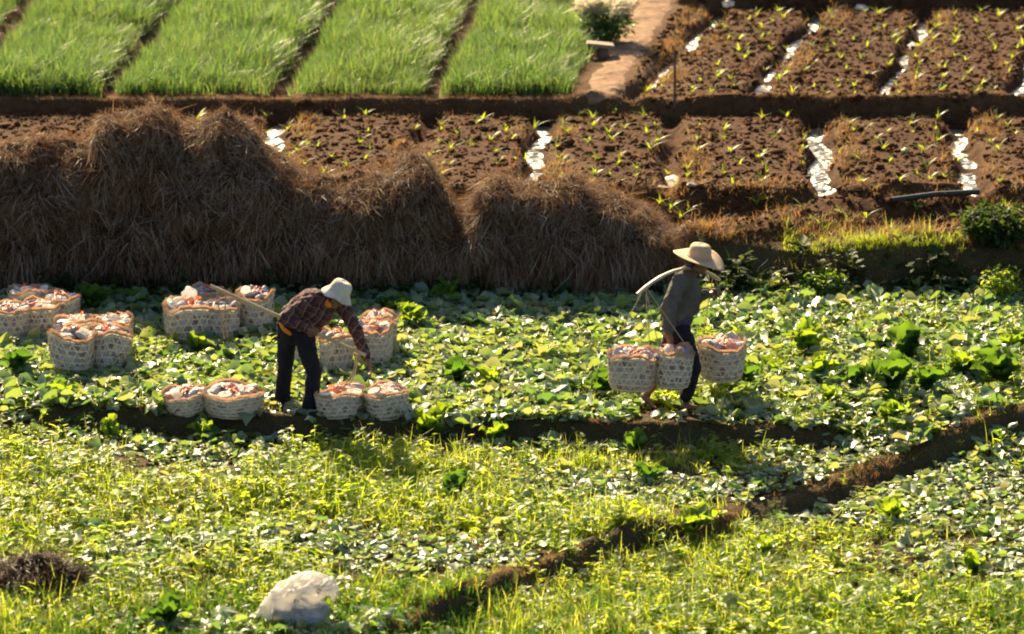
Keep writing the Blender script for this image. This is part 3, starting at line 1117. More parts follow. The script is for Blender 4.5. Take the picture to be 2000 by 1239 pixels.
# dark short grass along the very front, and green weeds under the back bank
fg_protos = [tuft(8, .15, .011, 600 + k, (.1, .6), 2, .03) for k in range(5)]
x, y = rand_xy(3200, -5.3, 5.3, 33.5, 35.75)
m = rng.uniform(size=len(x)) < sstep(35.75, 35.2, y + .25 * fbm(x, y, 1.0, 2) + .25 * sstep(1, -3, x))
x, y = x[m], y[m]
V, F = scatter(fg_protos, on_land(x, y), rng.uniform(.6, 1.2, len(x)), np.abs(rng.normal(0, .12, len(x))))
tag(big_mesh('short_grass', V, F, M['foregrass']), 'dark green short grass along the bottom edge', 'grass', kind='stuff')
xx = rng.uniform(-6, 6.5, 1500)
yy = np.where(xx > 1.9, Y3(xx) - .1 + np.abs(rng.normal(0, .22, 1500)) * rng.choice([-.6, .5], 1500), YF - .2 + rng.normal(0, .1, 1500))
kp = rng.uniform(size=1500) < np.where(xx > 1.9, .42 + .9 * fbm(xx, yy, 1.5, 2), .3)
xx, yy = xx[kp], yy[kp]
V, F = scatter(weed_protos + grass_protos[:3], on_land(xx, yy), rng.uniform(.8, 1.9, len(xx)), np.abs(rng.normal(0, .2, len(xx))))
tag(big_mesh('bank_weeds', V, F, M['shrub'], smooth=True), 'dark green weeds at the foot of the stacks and back bank', 'weeds', kind='stuff')

# ------------------------------------------------------------------ standing cabbage plants (each leaf a part)
plant_leaves = [big_mesh('leaf', *leaf(.22, .17, .25, .1 + .12 * k, .016, 8, 7, .015, 700 + k, .08), M['cabbage'], link=False, smooth=True) for k in range(6)]


dark_leaves = [big_mesh('leaf', *leaf(.22, .18, .28, .1 + .12 * k, .018, 8, 7, .015, 760 + k, .08), M['darkcab'], link=False, smooth=True) for k in range(6)]


def cabbage_plant(px, py, size, nl, label, group=None, upright=.8, mat=None, z0=0.0):
    x, y, z = at(px, py, z0)
    e = empty('cabbage_plant', (x, y, z), rng.uniform(0, 6.28))
    tag(e, label, 'plant', group or 'cabbage plants left standing')
    for k in range(nl):
        el = rng.uniform(.35, 1.0) * upright + (.35 if k < nl // 3 else 0)
        c = copy_obj((dark_leaves if 'dark' in label else plant_leaves)[rng.integers(6)], e, (0, 0, .01 * k), (rng.normal() * .25, -el, 6.28 * k / nl * 1.9 + rng.normal() * .3), size * rng.uniform(.7, 1.1))


PLANTS = [
    (1772, 708, .95, 11, 'tall dark cabbage plant standing alone at the right, above the dark clump'), (1574, 700, .9, 10, 'tall narrow cabbage plant right of the walker front basket'),
    (1600, 752, .9, 10, 'yellow-green cabbage plant with spread leaves below the tall narrow one'), (1668, 768, .8, 9, 'dull green cabbage plant between the yellow one and the dark clump'),
    (1735, 775, 1.05, 13, 'broad dark cabbage clump in the right half of the plot'), (1805, 770, .8, 9, 'dark cabbage plant touching the broad dark clump'),
    (1453, 762, .75, 8, 'dark cabbage plant just below the walker front basket'), (1622, 805, .75, 8, 'upright pale-edged cabbage plant near the front of the plot'),
    (1880, 740, .95, 10, 'leggy cabbage plant with a bright top leaf near the right edge'), (1950, 760, 1.05, 11, 'large dark cabbage plant at the right edge of the plot'),
    (1745, 830, .8, 8, 'small cabbage plant at the front right of the plot'), (1985, 690, .8, 8, 'cabbage plant cut by the right edge of the photo'),
    (880, 590, .95, 4, 'single large upright leaf standing against the straw stacks'), (800, 645, .95, 8, 'broad cabbage plant right of the baskets behind the stooping worker'),
    (765, 620, .8, 7, 'dark cabbage plant behind the baskets by the stooping worker'), (955, 758, .85, 5, 'cabbage plant with one long curved leaf in mid plot'),
    (890, 750, .8, 7, 'flattened dark cabbage plant left of the long curved leaf'), (482, 568, .9, 8, 'dark cabbage plant under the carrying pole by the straw'),
    (185, 610, .9, 8, 'dark green cabbage plant between the left basket clusters'), (260, 600, .7, 7, 'low cabbage plant behind the second basket cluster'),
    (35, 735, .9, 9, 'dark cabbage plant at the left edge below the baskets'), (385, 695, .8, 6, 'bright leafed plant in front of the third basket cluster'),
    (125, 785, .8, 6, 'yellow-green cabbage plant by the left end of the earth ledge'), (840, 868, 1.05, 11, 'large bright green cabbage plant against the earth ledge'),
    (215, 862, .8, 5, 'upright pale leaf plant below the earth ledge at the left'), (395, 862, .75, 6, 'small pale cabbage plant below the pair of squat baskets'),
    (965, 872, .8, 8, 'bushy green plant below the earth ledge in mid picture'), (1240, 892, .7, 6, 'dark leafy plant below the earth ledge under the walker'),
    (1355, 1050, .95, 9, 'bright lettuce-like plant growing on the diagonal bund'), (1268, 950, .7, 5, 'dark upright leaf plant in the middle plot'),
    (1745, 1025, .85, 7, 'cabbage plant with broad flat leaves right of the diagonal bund'), (1490, 1095, .8, 7, 'pale green spreading plant below the diagonal bund'),
    (890, 980, .75, 5, 'dark blue-green leaf plant in the middle plot'), (1500, 740, .7, 6, 'small cabbage plant under the front basket load'),
    (1900, 1130, .8, 7, 'yellowish cabbage plant in the lower right plot'), (330, 1225, .8, 6, 'dark leafy plant at the bottom left of the plastic sack'),
    (1280, 570, .7, 5, 'low plant behind the walker pole at the straw'), (1180, 775, .8, 7, 'dark cabbage plant left of the walker rear baskets'),
]
for px, py, s, nl, lb in PLANTS:
    cabbage_plant(px, py, s * (1.35 if 'dark' in lb or 'tall' in lb else 1.15), int(nl * 1.4), lb, upright=1.3 if 'upright' in lb or 'tall' in lb else 1.0)


def head_cabbage(px, py, r, label):
    x, y, z = at(px, py, -.2)
    e = empty('pale_cabbage', (x, y, z))
    tag(e, label, 'cabbage', 'pale cabbage heads in the front plots')
    bm = bmesh.new()
    bmesh.ops.create_icosphere(bm, subdivisions=3, radius=r)
    for v in bm.verts:
        d = v.co.normalized()
        v.co *= 1 + .08 * math.sin(5 * math.atan2(d.y, d.x) + 3 * d.z) + .05 * math.sin(9 * d.z)
        v.co.z = v.co.z * 1.25 + r * 1.0
    bm_obj('heart', bm, M['head'], e)
    for k in range(5):
        copy_obj(plant_leaves[k], e, (0, 0, .01), (0, -1.0 + .12 * k, 1.3 * k), r * 4.2)


head_cabbage(1424, 1200, .085, 'round pale green cabbage head, the larger of two at the bottom right')
head_cabbage(1466, 1208, .07, 'small whitish cabbage head beside the larger one at the bottom right')
head_cabbage(1031, 988, .065, 'lone pale cabbage head in the middle plot')

# ------------------------------------------------------------------ shrubs and bits on the terraces
def shrub(name, px, py, w, h, n, mat, label, z0, ls=.09, stems=5, plumes=0):
    x, y, z = at(px, py, z0)
    e = empty(name, (x, y, z))
    tag(e, label, 'shrub')
    parts = []
    for k in range(stems):
        a = 6.28 * k / stems
        p = [(0, 0, -.03), (.2 * w * math.cos(a), .2 * w * math.sin(a), h * .45), (.38 * w * math.cos(a), .38 * w * math.sin(a), h * .85)]
        parts.append(tube(p, [.014, .009, .004], 5))
    V, F = join(parts)
    big_mesh('stems', V, F, M['wood'], e, True)
    c = rng.normal(0, 1, (n, 3))
    c = c / np.linalg.norm(c, axis=1, keepdims=True) * (rng.uniform(0, 1, n) ** .45)[:, None]
    c = c * (1 + .35 * fbm(c[:, 0] * 2 + 5, c[:, 2] * 2 + c[:, 1], 1.5, 2))[:, None]
    c = c * np.array([w / 2, w / 2, h / 2]) + np.array([0, 0, h / 2])
    V, F = scatter([leaf(1, .5, .15, .3, .03, 3, 3, seed=k) for k in range(3)], c, rng.uniform(.6, 1.3, n) * ls, rng.uniform(0, 1.4, n))
    big_mesh('crown', V, F, mat, e, True)
    if plumes:
        ps = []
        for k in range(plumes):
            a, q = rng.uniform(0, 6.28), w * .5 * math.sqrt(rng.uniform())
            b = np.array([q * math.cos(a), q * math.sin(a), h * rng.uniform(.75, 1.1)])
            m_ = 22
            ps.append(strands(np.repeat(b[None], m_, 0) + rng.normal(0, .02, (m_, 3)), unit(rng.normal(0, .6, (m_, 3)) + np.array([.4, 0, .7])), rng.uniform(.07, .18, m_),
                              rng.normal(0, .02, (m_, 3)), rng.uniform(.006, .014, m_), unit(rng.normal(0, 1, (m_, 3)))))
        V, F = join(ps)
        big_mesh('plumes', V, F, M['plume'], e)
    return e


shrub('bush', 1945, 478, .9, .42, 1500, M['shrub'], 'dark green bush on the slope at the right edge', .5)
shrub('bush', 1610, 578, .55, .28, 500, M['cabbage'], 'low leafy weed bush at the foot of the back bank', 0, .08)
shrub('bush', 1955, 590, .5, .42, 420, M['weed'], 'straggly bright weed bush in front of the back bank at the right', 0, .06)
shrub('flowering_shrub', 1178, 85, .75, .55, 900, M['crop'], 'white-plumed shrub at the top beside the footpath', 1.1, .09, 6, 90)

X, Y, Z = at(1317, 205, .9)
zz = P(1317, 102, Y)[1]
o = big_mesh('wooden_post', *tube([(0, 0, -.1), (.005, 0, (zz - Z) * .5), (-.005, 0, zz - Z)], [.019, .017, .015], 8), M['wood'], smooth=True)
o.location = (X, Y, Z)
tag(o, 'thin wooden post standing at the end of the bund', 'post')

# slab with undercut bank beside the path
X, Y, Z = at(1172, 112, 1.05)
e = empty('footbridge_slab', (X, Y, Z))
tag(e, 'pale slab jutting from the footpath over a dark hollow', 'slab')
bm = bmesh.new()
bmesh.ops.create_cube(bm, size=1, matrix=Matrix.Translation((.0, 0, .16)) @ Matrix.Rotation(.1, 4, 'Y') @ Matrix.Diagonal((.36, .26, .05, 1)))
bmesh.ops.bevel(bm, geom=bm.edges[:], offset=.012, segments=2, affect='EDGES')
bm_obj('slab', bm, M['stone'], e, False)
bm = bmesh.new()
bmesh.ops.create_cone(bm, cap_ends=True, segments=7, radius1=.09, radius2=.07, depth=.2, matrix=Matrix.Translation((.03, .0, .06)))
bm_obj('stump', bm, M['wood'], e, False)

# pipe on the rough slope
a, b = at(1740, 402, .65), at(1912, 384, .7)
o = big_mesh('drain_pipe', *tube([(a[0], a[1], a[2] + .05), ((a[0] + b[0]) / 2, (a[1] + b[1]) / 2, (a[2] + b[2]) / 2 + .07), (b[0], b[1], b[2] + .05)], .032, 10), M['pipe'], smooth=True)
tag(o, 'dark pipe lying along the lower terrace bank at the right', 'pipe')


def lump(name, px, py, r, mat, label, cat, z0, flat=.6, seed=0):
    x, y, z = at(px, py, z0)
    bm = bmesh.new()
    bmesh.ops.create_icosphere(bm, subdivisions=3, radius=1)
    rr = np.random.default_rng(seed)
    ph = rr.uniform(0, 6, 6)
    for v in bm.verts:
        d = v.co.copy()
        k = 1 + .18 * math.sin(3 * d.x + ph[0]) * math.sin(4 * d.y + ph[1]) + .14 * math.sin(6 * d.z + ph[2] + 3 * d.x)
        v.co = Vector((d.x * r, d.y * r * .8, d.z * r * flat)) * k
        v.co.z += r * flat * .8
    o = bm_obj(name, bm, mat)
    o.location = (x, y, z)
    tag(o, label, cat)
    return o


lump('crumpled_bag', 1312, 364, .085, M['white_plastic'], 'small white crumpled bag on the lower terrace bank', 'bag', .8, .8, 1)
lump('plastic_scrap', 1352, 368, .07, M['grey_plastic'], 'bluish plastic scrap beside the small white bag', 'scrap', .8, .35, 2)
lump('crumpled_bag', 1290, 372, .10, M['stone'], 'flat beige scrap lying left of the small white bag', 'scrap', .8, .25, 3)
lump('white_lump', 1682, 20, .085, M['white_plastic'], 'white lump on the top right bed near the picture edge', 'bag', 1.0, .5, 4)
lump('white_lump', 1784, 96, .08, M['white_plastic'], 'white lump in the muddy ditch at the top right', 'bag', .9, .5, 5)
lump('white_lump', 1423, 14, .09, M['white_plastic'], 'white lump at the head of the footpath ditch', 'bag', .9, .5, 6)
lump('white_lump', 240, 578, .10, M['white_plastic'], 'white cabbage scrap behind the left baskets by the straw', 'scrap', 0, .5, 7)
lump('yellow_lump', 1768, 302, .05, M['head'], 'small yellowish lump on the bed right of the wide white ditch', 'vegetable', .8, .8, 8)
# two thin sticks beside the straw
for k, (pa, pb, lb) in enumerate((((1234, 378), (1250, 338), 'thin leaning stick behind the rounded straw stack'), ((1262, 372), (1261, 345), 'short upright stake beside the leaning stick'))):
    X, Y, Z = at(*pa, .8)
    x2, z2 = P(*pb, Y)
    o = big_mesh('stick', *tube([(0, 0, -.03), ((x2 - X) / 2, 0, (z2 - Z) / 2), (x2 - X, 0, z2 - Z)], [.014, .012, .01], 6), M['wood'], smooth=True)
    o.location = (X, Y, Z)
    tag(o, lb, 'stick')

# dark straw heap at the lower left
X, Y, Z = at(72, 1150, -.2)
e = empty('straw_heap', (X, Y, Z))
tag(e, 'dark reddish heap of rotting straw at the lower left', 'straw heap')
bm = bmesh.new()
bmesh.ops.create_icosphere(bm, subdivisions=4, radius=1)
for v in bm.verts:
    d = v.co.copy()
    k = 1 + .5 * float(fbm(d.x * 2 + 4, d.y * 2 + d.z, 1.2, 3))
    v.co = Vector((d.x * .44, d.y * .38, d.z * .28)) * k
bm_obj('body', bm, M['stackcore'], e)
n = 2600
a = rng.normal(0, 1, (n, 3))
a[:, 2] = np.abs(a[:, 2])
a = unit(a)
V, F = strands(a * np.array([.50, .42, .29]) * rng.uniform(.75, 1.1, n)[:, None], unit(a * .6 + rng.normal(0, .6, (n, 3)) + np.array([.2, 0, -.1])), rng.uniform(.05, .15, n),
               rng.normal(0, .03, (n, 3)) + np.array([0, 0, -.04]), rng.uniform(.004, .008, n), a)
tag(big_mesh('loose_straw', V, F, M['darkstraw'], e), kind='stuff')

# ------------------------------------------------------------------ baskets
def basket_shapes(seed, R0=.245, R1=.205, h=.40):
    r = np.random.default_rng(seed)
    ph = r.uniform(0, 6.28, 6)
    ov = r.uniform(.02, .07)

    def surf(th, t, off=0.0):
        t = np.asarray(t, float)
        rad = R1 + (R0 - R1) * t ** .8
        rad = rad * (1 - .28 * np.exp(-t * 14)) * (1 + ov * np.cos(2 * th + ph[0]) + .02 * np.cos(3 * th + ph[1]) * t + .012 * np.cos(7 * th + ph[5]) * t)
        rad = rad + off
        zz = t * (h + .022 * np.sin(2 * th + ph[2]) + .016 * np.sin(3 * th + ph[3]) + .008 * np.sin(6 * th + ph[4]))
        return np.stack([rad * np.cos(th), rad * np.sin(th), zz], -1)
    th = np.linspace(0, 2 * math.pi, 41)[:-1]
    tv = np.linspace(0, 1, 12)
    TV, TH = np.meshgrid(tv, th, indexing='ij')
    wall = surf(TH, TV).reshape(-1, 3)
    F = grid_faces(12, 40, True)
    bot = np.concatenate([surf(th, np.zeros(40)), surf(th, np.zeros(40)) * np.array([.02, .02, 1])])
    cap = surf(th, np.full(40, .93), -.01)
    top = np.concatenate([cap, cap * np.array([.5, .5, 1]), cap * np.array([.02, .02, 1])])
    liner = join([(wall, F), (bot, grid_faces(2, 40, True)), (top, grid_faces(3, 40, True))])
    ps = []

    def strip(tha, ta, wid):
        c = surf(tha, ta, .006 + .002 * np.sin(np.arange(len(tha)) * 1.7))
        d = np.gradient(c, axis=0)
        nrm = np.stack([np.cos(tha), np.sin(tha), np.zeros(len(tha))], -1)
        s = np.cross(nrm, d)
        s = s / (np.linalg.norm(s, axis=1, keepdims=True) + 1e-9) * wid / 2
        V = np.stack([c - s, c + s], 1).reshape(-1, 3)
        ps.append((V, np.array([[2 * i, 2 * i + 1, 2 * i + 3, 2 * i + 2] for i in range(len(tha) - 1)])))
    for t in np.linspace(.08, .88, 6):
        a = np.linspace(0, 2 * math.pi, 33)
        strip(a, np.full(33, t) + r.normal(0, .006, 33), .012)
    for s in (1, -1):
        for k in range(15):
            a0 = 6.283 * k / 15 + r.normal() * .02
            strip(a0 + s * np.linspace(0, .95, 8), np.linspace(0, 1, 8), .012)
    weave = join(ps)
    # rim: two bands of split bamboo with frayed edges
    rp = []
    for o_, t0, t1 in ((.012, .95, 1.02), (-.008, .965, 1.045)):
        a = np.linspace(0, 2 * math.pi, 49)
        lo, hi = surf(a, np.full(49, t0) + r.normal(0, .006, 49), o_), surf(a, np.full(49, t1) + r.normal(0, .022, 49), o_ * 1.1)
        lo[-1], hi[-1] = lo[0], hi[0]
        V = np.stack([lo, hi], 1).reshape(-1, 3)
        rp.append((V, np.array([[2 * i, 2 * i + 2, 2 * i + 3, 2 * i + 1] for i in range(48)])))
    rim = join(rp)
    cp = []
    for k in range(3):
        a = r.uniform(0, 3.14)
        t = np.linspace(-1.02, 1.02, 12)
        dx = r.normal() * .05
        line = np.stack([t * R0 * math.cos(a) - dx * math.sin(a), t * R0 * math.sin(a) + dx * math.cos(a), h + .05 * (1 - t ** 2) ** .7 + r.normal(0, .012, 12)], -1)
        cp.append(ribbon(line, .017))
    a = r.uniform(0, 6.28)
    for k in range(2):
        t = np.linspace(0, 1, 7)
        dd = np.array([math.cos(a + k), math.sin(a + k), 0]) * .05
        line = dd + np.outer(t, dd * r.uniform(.3, 1.6)) + np.stack([0 * t, 0 * t, h + .02 + r.uniform(.02, .06) * np.sin(t * 2.2)], -1)
        cp.append(ribbon(line, .02, (math.cos(a), math.sin(a), .2)))
    return liner, weave, rim, *cp


BP = []
for k in range(6):
    sq = k >= 4
    lw = basket_shapes(900 + k, .27 if sq else .245, .24 if sq else .205, .29 if sq else .40)
    BP.append([big_mesh(nm, v, f, mt, link=False, smooth=sm) for (nm, mt, sm), (v, f) in zip(
        (('liner', M['paper'], True), ('weave', M['bamboo'], False), ('rim', M['weave_rim'], False)) + (('tie_cord', M['red_cord'], False),) * 5, lw)])
wrap_protos = []
for k in range(5):
    bm = bmesh.new()
    bmesh.ops.create_icosphere(bm, subdivisions=3, radius=1)
    rr = np.random.default_rng(50 + k)
    co = np.array([v.co[:] for v in bm.verts])
    dn = rr.normal(0, 1, (9, 3))
    cr = sum(np.abs(np.sin(co @ dn[i] * 3 + i)) for i in range(9)) / 9
    co = co * (.78 + .42 * cr)[:, None] * np.array([1.15, .9, .42])
    for v, c in zip(bm.verts, co):
        v.co = Vector(c) * .095
    me = bpy.data.meshes.new('wrapped_cabbage')
    bm.to_mesh(me)
    bm.free()
    me.materials.append([M['paper'], M['white_plastic'], M['pink_net'], M['grey_plastic'], M['paper']][k])
    wrap_protos.append(bpy.data.objects.new('wrapped_cabbage', me))


def basket(loc, scale, label, short, proto, tilt=(0, 0), nw=5, group='loaded bamboo baskets in the field', cords=True):
    e = empty('bamboo_basket', loc, rng.uniform(0, 6.28))
    e.rotation_euler[0], e.rotation_euler[1] = tilt
    e.scale = scale
    tag(e, label, 'basket', group)
    for q in BP[proto]:
        copy_obj(q, e)
    h = (.29 if proto >= 4 else .40) * scale[2]
    rr = (.27 if proto >= 4 else .245) * scale[0]
    for k in range(nw):
        a = 6.283 * k / max(1, nw - 1) + rng.normal() * .3
        q = 0 if k == nw - 1 else rr * (.62 if k % 2 else .5)
        p = Vector((q * math.cos(a), q * math.sin(a), h * (.97 if k < nw - 1 else 1.02)))
        p.rotate(Matrix.Rotation(tilt[1], 3, 'Y') @ Matrix.Rotation(tilt[0], 3, 'X'))
        o = copy_obj(wrap_protos[rng.integers(5)], None, tuple(Vector(loc) + p), (rng.normal() * .5, rng.normal() * .5, rng.uniform(0, 6.28)), rng.uniform(.6, .9) * scale[0])
        tag(o, 'paper-wrapped cabbage on top of the ' + short, 'cabbage', 'wrapped cabbages in the ' + short)
    return e


BASKETS = [
    # px, bottom py, width px, visible height px, prototype, label, short
    (24, 676, 78, 66, 0, 'bamboo basket at the left edge, front of the far cluster', 'basket at the left edge'),
    (80, 670, 76, 66, 1, 'bamboo basket second from the left edge in the far cluster', 'second basket from the left edge'),
    (62, 642, 92, 66, 2, 'rearmost bamboo basket of the far left cluster, red tag on top', 'rearmost basket of the left cluster'),
    (122, 654, 72, 66, 3, 'bamboo basket on the right of the far left cluster', 'right basket of the left cluster'),
    (141, 738, 98, 80, 1, 'large pale basket at the front of the second cluster with bluish print', 'front basket of the second cluster'),
    (212, 732, 82, 78, 2, 'narrow-looking basket right of the large pale front one', 'right front basket of the second cluster'),
    (155, 708, 84, 74, 3, 'rear left basket of the second cluster, half hidden', 'rear left basket of the second cluster'),
    (224, 706, 78, 74, 0, 'rear right basket of the second cluster', 'rear right basket of the second cluster'),
    (368, 680, 98, 76, 3, 'large basket at the front left of the third cluster', 'front left basket of the third cluster'),
    (430, 676, 82, 72, 0, 'basket right of the large one in the third cluster', 'front middle basket of the third cluster'),
    (410, 650, 82, 72, 1, 'rear basket of the third cluster, mostly hidden', 'rear basket of the third cluster'),
    (500, 662, 76, 82, 2, 'right basket of the third cluster under the pole end', 'right basket of the third cluster'),
    (657, 740, 68, 78, 1, 'slim basket behind the stooping worker, just right of the legs', 'slim basket behind the worker'),
    (730, 724, 86, 80, 3, 'basket behind the reaching hand of the stooping worker', 'basket behind the reaching hand'),
    (742, 702, 70, 76, 0, 'rear basket beside the reaching arm, partly hidden', 'rear basket beside the reaching arm'),
    (597, 730, 50, 66, 2, 'basket showing between the legs of the stooping worker', 'basket between the legs'),
    (367, 816, 84, 42, 4, 'small tilted squat basket on the ledge at the left of a pair', 'small squat basket on the ledge'),
    (456, 818, 122, 46, 5, 'wide squat basket on the ledge behind the worker feet', 'wide squat basket on the ledge'),
    (668, 822, 100, 48, 4, 'squat basket on the ledge just right of the worker feet', 'squat basket by the worker feet'),
    (757, 825, 90, 52, 5, 'squat basket on the ledge below the reaching hand, white flap', 'squat basket below the hand'),
]
for px, pb, w, hpx, pr, lb, sh in BASKETS:
    x, y = G(px, pb - 10, 0.0)
    y = max(y, float(Y1(x)) + .15)
    ppm = FPX / math.hypot(y, CAM_H)
    r0, h0 = (.27, .29) if pr >= 4 else (.245, .40)
    s = w / ppm / 2 / r0
    tl = (rng.normal() * .04, rng.normal() * .04)
    if 'tilted' in lb:
        tl = (.05, -.16)
    basket((x, y, float(height(x, y, False)) - .01), (s, s, hpx / ppm / .97 / h0), lb, sh, pr, tl, 7 if s > .75 else 5)

# white plastic flap hanging over the last squat basket
x, y = G(790, 814, 0)
y = max(y, float(Y1(x)) + .1)
u, t = np.meshgrid(np.linspace(0, 1, 14), np.linspace(0, 1, 14), indexing='ij')
cr = fbm(u * 2 + 3, t * 2, 2.2, 3)
V = np.stack([x - .07 + (.05 + .13 * t) * u + .05 * t + .03 * cr, y - .12 + .07 * np.sin(u * 6 + 2 * t) * (.3 + t) + .08 * cr, .30 - .29 * t - .05 * u * (1 - t) + .05 * cr], -1).reshape(-1, 3)
o = big_mesh('plastic_flap', V, grid_faces(14, 14), M['white_plastic'], smooth=True)
md = o.modifiers.new('thickness', 'SOLIDIFY')
md.thickness = .004
tag(o, 'white plastic sheet hanging off the squat basket below the hand', 'plastic sheet')
lump('crumpled_bag', 371, 600, .07, M['white_plastic'], 'white pointed plastic bag on the third basket cluster', 'bag', 0, 1.2, 9).location = (*G(371, 660, 0), .40)


# red string on the ledge
x, y, z = at(1165, 834, 0)
t = np.linspace(0, 1, 14)
V, F = join([ribbon(np.stack([x - .13 + .26 * t, y + .05 * np.sin(t * 5), z + .05 + .02 * np.sin(t * 9)], -1), .014),
             ribbon(np.stack([x - .13 + .2 * t, y + .05 - .1 * t, z + .04 + .025 * np.sin(t * 4)], -1), .014)])
tag(big_mesh('red_string', V, F, M['red_cord']), 'loop of red string lying on the earth ledge', 'string')

# ------------------------------------------------------------------ people
def chain(bm, pts, rads, seg=14):
    pts = [Vector(p) for p in pts]
    for p, r in zip(pts, rads):
        bmesh.ops.create_icosphere(bm, subdivisions=2, radius=r, matrix=Matrix.Translation(p))
    for a, b, ra, rb in zip(pts[:-1], pts[1:], rads[:-1], rads[1:]):
        d = b - a
        mt = Matrix.Translation((a + b) / 2) @ d.to_track_quat('Z', 'Y').to_matrix().to_4x4()
        bmesh.ops.create_cone(bm, cap_ends=True, segments=seg, radius1=ra, radius2=rb, depth=d.length, matrix=mt)


def blob(bm, c, r, d=None, sub=3):
    q = Matrix.Identity(4) if d is None else Vector(d).to_track_quat('Z', 'Y').to_matrix().to_4x4()
    bmesh.ops.create_icosphere(bm, subdivisions=sub, radius=1, matrix=Matrix.Translation(Vector(c)) @ q @ Matrix.Diagonal((*r, 1)))


def organic(name, bm, mat, parent, voxel=.01, smooth=8, fold=0.0, fscale=.12):
    o = bm_obj(name, bm, mat, parent)
    m = o.modifiers.new('remesh', 'REMESH')
    m.mode = 'VOXEL'
    m.voxel_size = voxel
    m.use_smooth_shade = True
    s = o.modifiers.new('smooth', 'SMOOTH')
    s.iterations = smooth
    s.factor = .5
    if fold:
        t = bpy.data.textures.new(name + '_folds', 'CLOUDS')
        t.noise_scale = fscale
        t.noise_depth = 2
        d = o.modifiers.new('folds', 'DISPLACE')
        d.texture = t
        d.strength = fold
        d.mid_level = .5
    return o


def hand(bm, wrist, d, palm, curl=.9, size=1.0, flip=1):
    """palm and five bent fingers; d towards the fingertips, palm = direction the palm faces"""
    w, d, n = Vector(wrist), Vector(d).normalized(), Vector(palm)
    n = (n - d * n.dot(d)).normalized()
    s = d.cross(n) * flip
    c = w + d * .045 * size
    blob(bm, c, (.040 * size, .017 * size, .052 * size), d)
    rt = Matrix((s, n, d)).transposed()
    for k, (off, L) in enumerate(((-.030, .070), (-.010, .080), (.010, .075), (.029, .060))):
        p = w + d * .085 * size + s * off * size
        q = p + (d * math.cos(curl * .5) + n * math.sin(curl * .5)) * L * .45 * size
        r_ = q + (d * math.cos(curl * 1.4) + n * math.sin(curl * 1.4)) * L * .32 * size
        t = r_ + (d * math.cos(curl * 2.1) + n * math.sin(curl * 2.1)) * L * .26 * size
        chain(bm, [p - d * .02 * size, p, q, r_, t], [.010 * size, .0095 * size, .009 * size, .008 * size, .007 * size], 8)
    p = w + d * .03 * size - s * .032 * size
    q = p - s * .028 * size + d * .025 * size + n * .015 * size
    t = q + d * .03 * size + n * .02 * size + s * .008 * size
    chain(bm, [p, q, t], [.013 * size, .011 * size, .008 * size], 8)


def head(bm, c, fwd, up, k=1.0):
    """skull, jaw, nose, brow, lips, ears; returns eye spots"""
    c, f, u = Vector(c), Vector(fwd).normalized(), Vector(up)
    u = (u - f * u.dot(f)).normalized()
    s = f.cross(u)
    bmq = Matrix((s, f, u)).transposed().to_4x4()

    def bl(o, r):
        bmesh.ops.create_icosphere(bm, subdivisions=3, radius=1, matrix=Matrix.Translation(c + s * o[0] * k + f * o[1] * k + u * o[2] * k) @ bmq @ Matrix.Diagonal((r[0] * k, r[1] * k, r[2] * k, 1)))
    bl((0, -.012, .02), (.075, .095, .09))
    bl((0, .028, -.045), (.056, .062, .07))
    bl((0, .066, -.088), (.028, .024, .022))
    bl((0, .094, -.012), (.013, .022, .024))
    bl((0, .082, .012), (.011, .016, .03))
    bl((0, .080, .030), (.045, .014, .012))
    bl((0, .083, -.052), (.024, .012, .008))
    bl((0, .081, -.064), (.022, .012, .008))
    for q in (-1, 1):
        bl((q * .077, -.005, -.008), (.010, .019, .030))
        bl((q * .04, .055, -.02), (.024, .024, .022))
    return [(c + s * q * .031 * k + f * .081 * k + u * .010 * k) for q in (-1, 1)]


def face_bits(e, eyes, mouth=None):
    for p in eyes:
        bm = bmesh.new()
        bmesh.ops.create_icosphere(bm, subdivisions=2, radius=.010, matrix=Matrix.Translation(p))
        bm_obj('eye', bm, M['hair'], e)


def lathe(name, prof, mat, parent, mat4, nseg=48, warp=None):
    th = np.linspace(0, 2 * math.pi, nseg + 1)[:-1]
    pr = np.array(prof, float)
    r_, z_ = pr[:, 0][:, None], pr[:, 1][:, None]
    rr, zz = r_ * np.ones_like(th), z_ + 0 * th
    if warp is not None:
        rr, zz = warp(rr, zz, th[None])
    V = np.stack([rr * np.cos(th), rr * np.sin(th), zz], -1).reshape(-1, 3)
    V = np.concatenate([V, np.ones((len(V), 1))], 1) @ np.array(mat4).T
    o = big_mesh(name, V[:, :3], grid_faces(len(pr), nseg, True), mat, parent, True)
    md = o.modifiers.new('thickness', 'SOLIDIFY')
    md.thickness = .005
    return o


def frame(origin, up, fwd):
    u, f = Vector(up).normalized(), Vector(fwd)
    f = (f - u * f.dot(u)).normalized()
    s = f.cross(u)
    m = Matrix((s, f, u)).transposed().to_4x4()
    m.translation = Vector(origin)
    return m


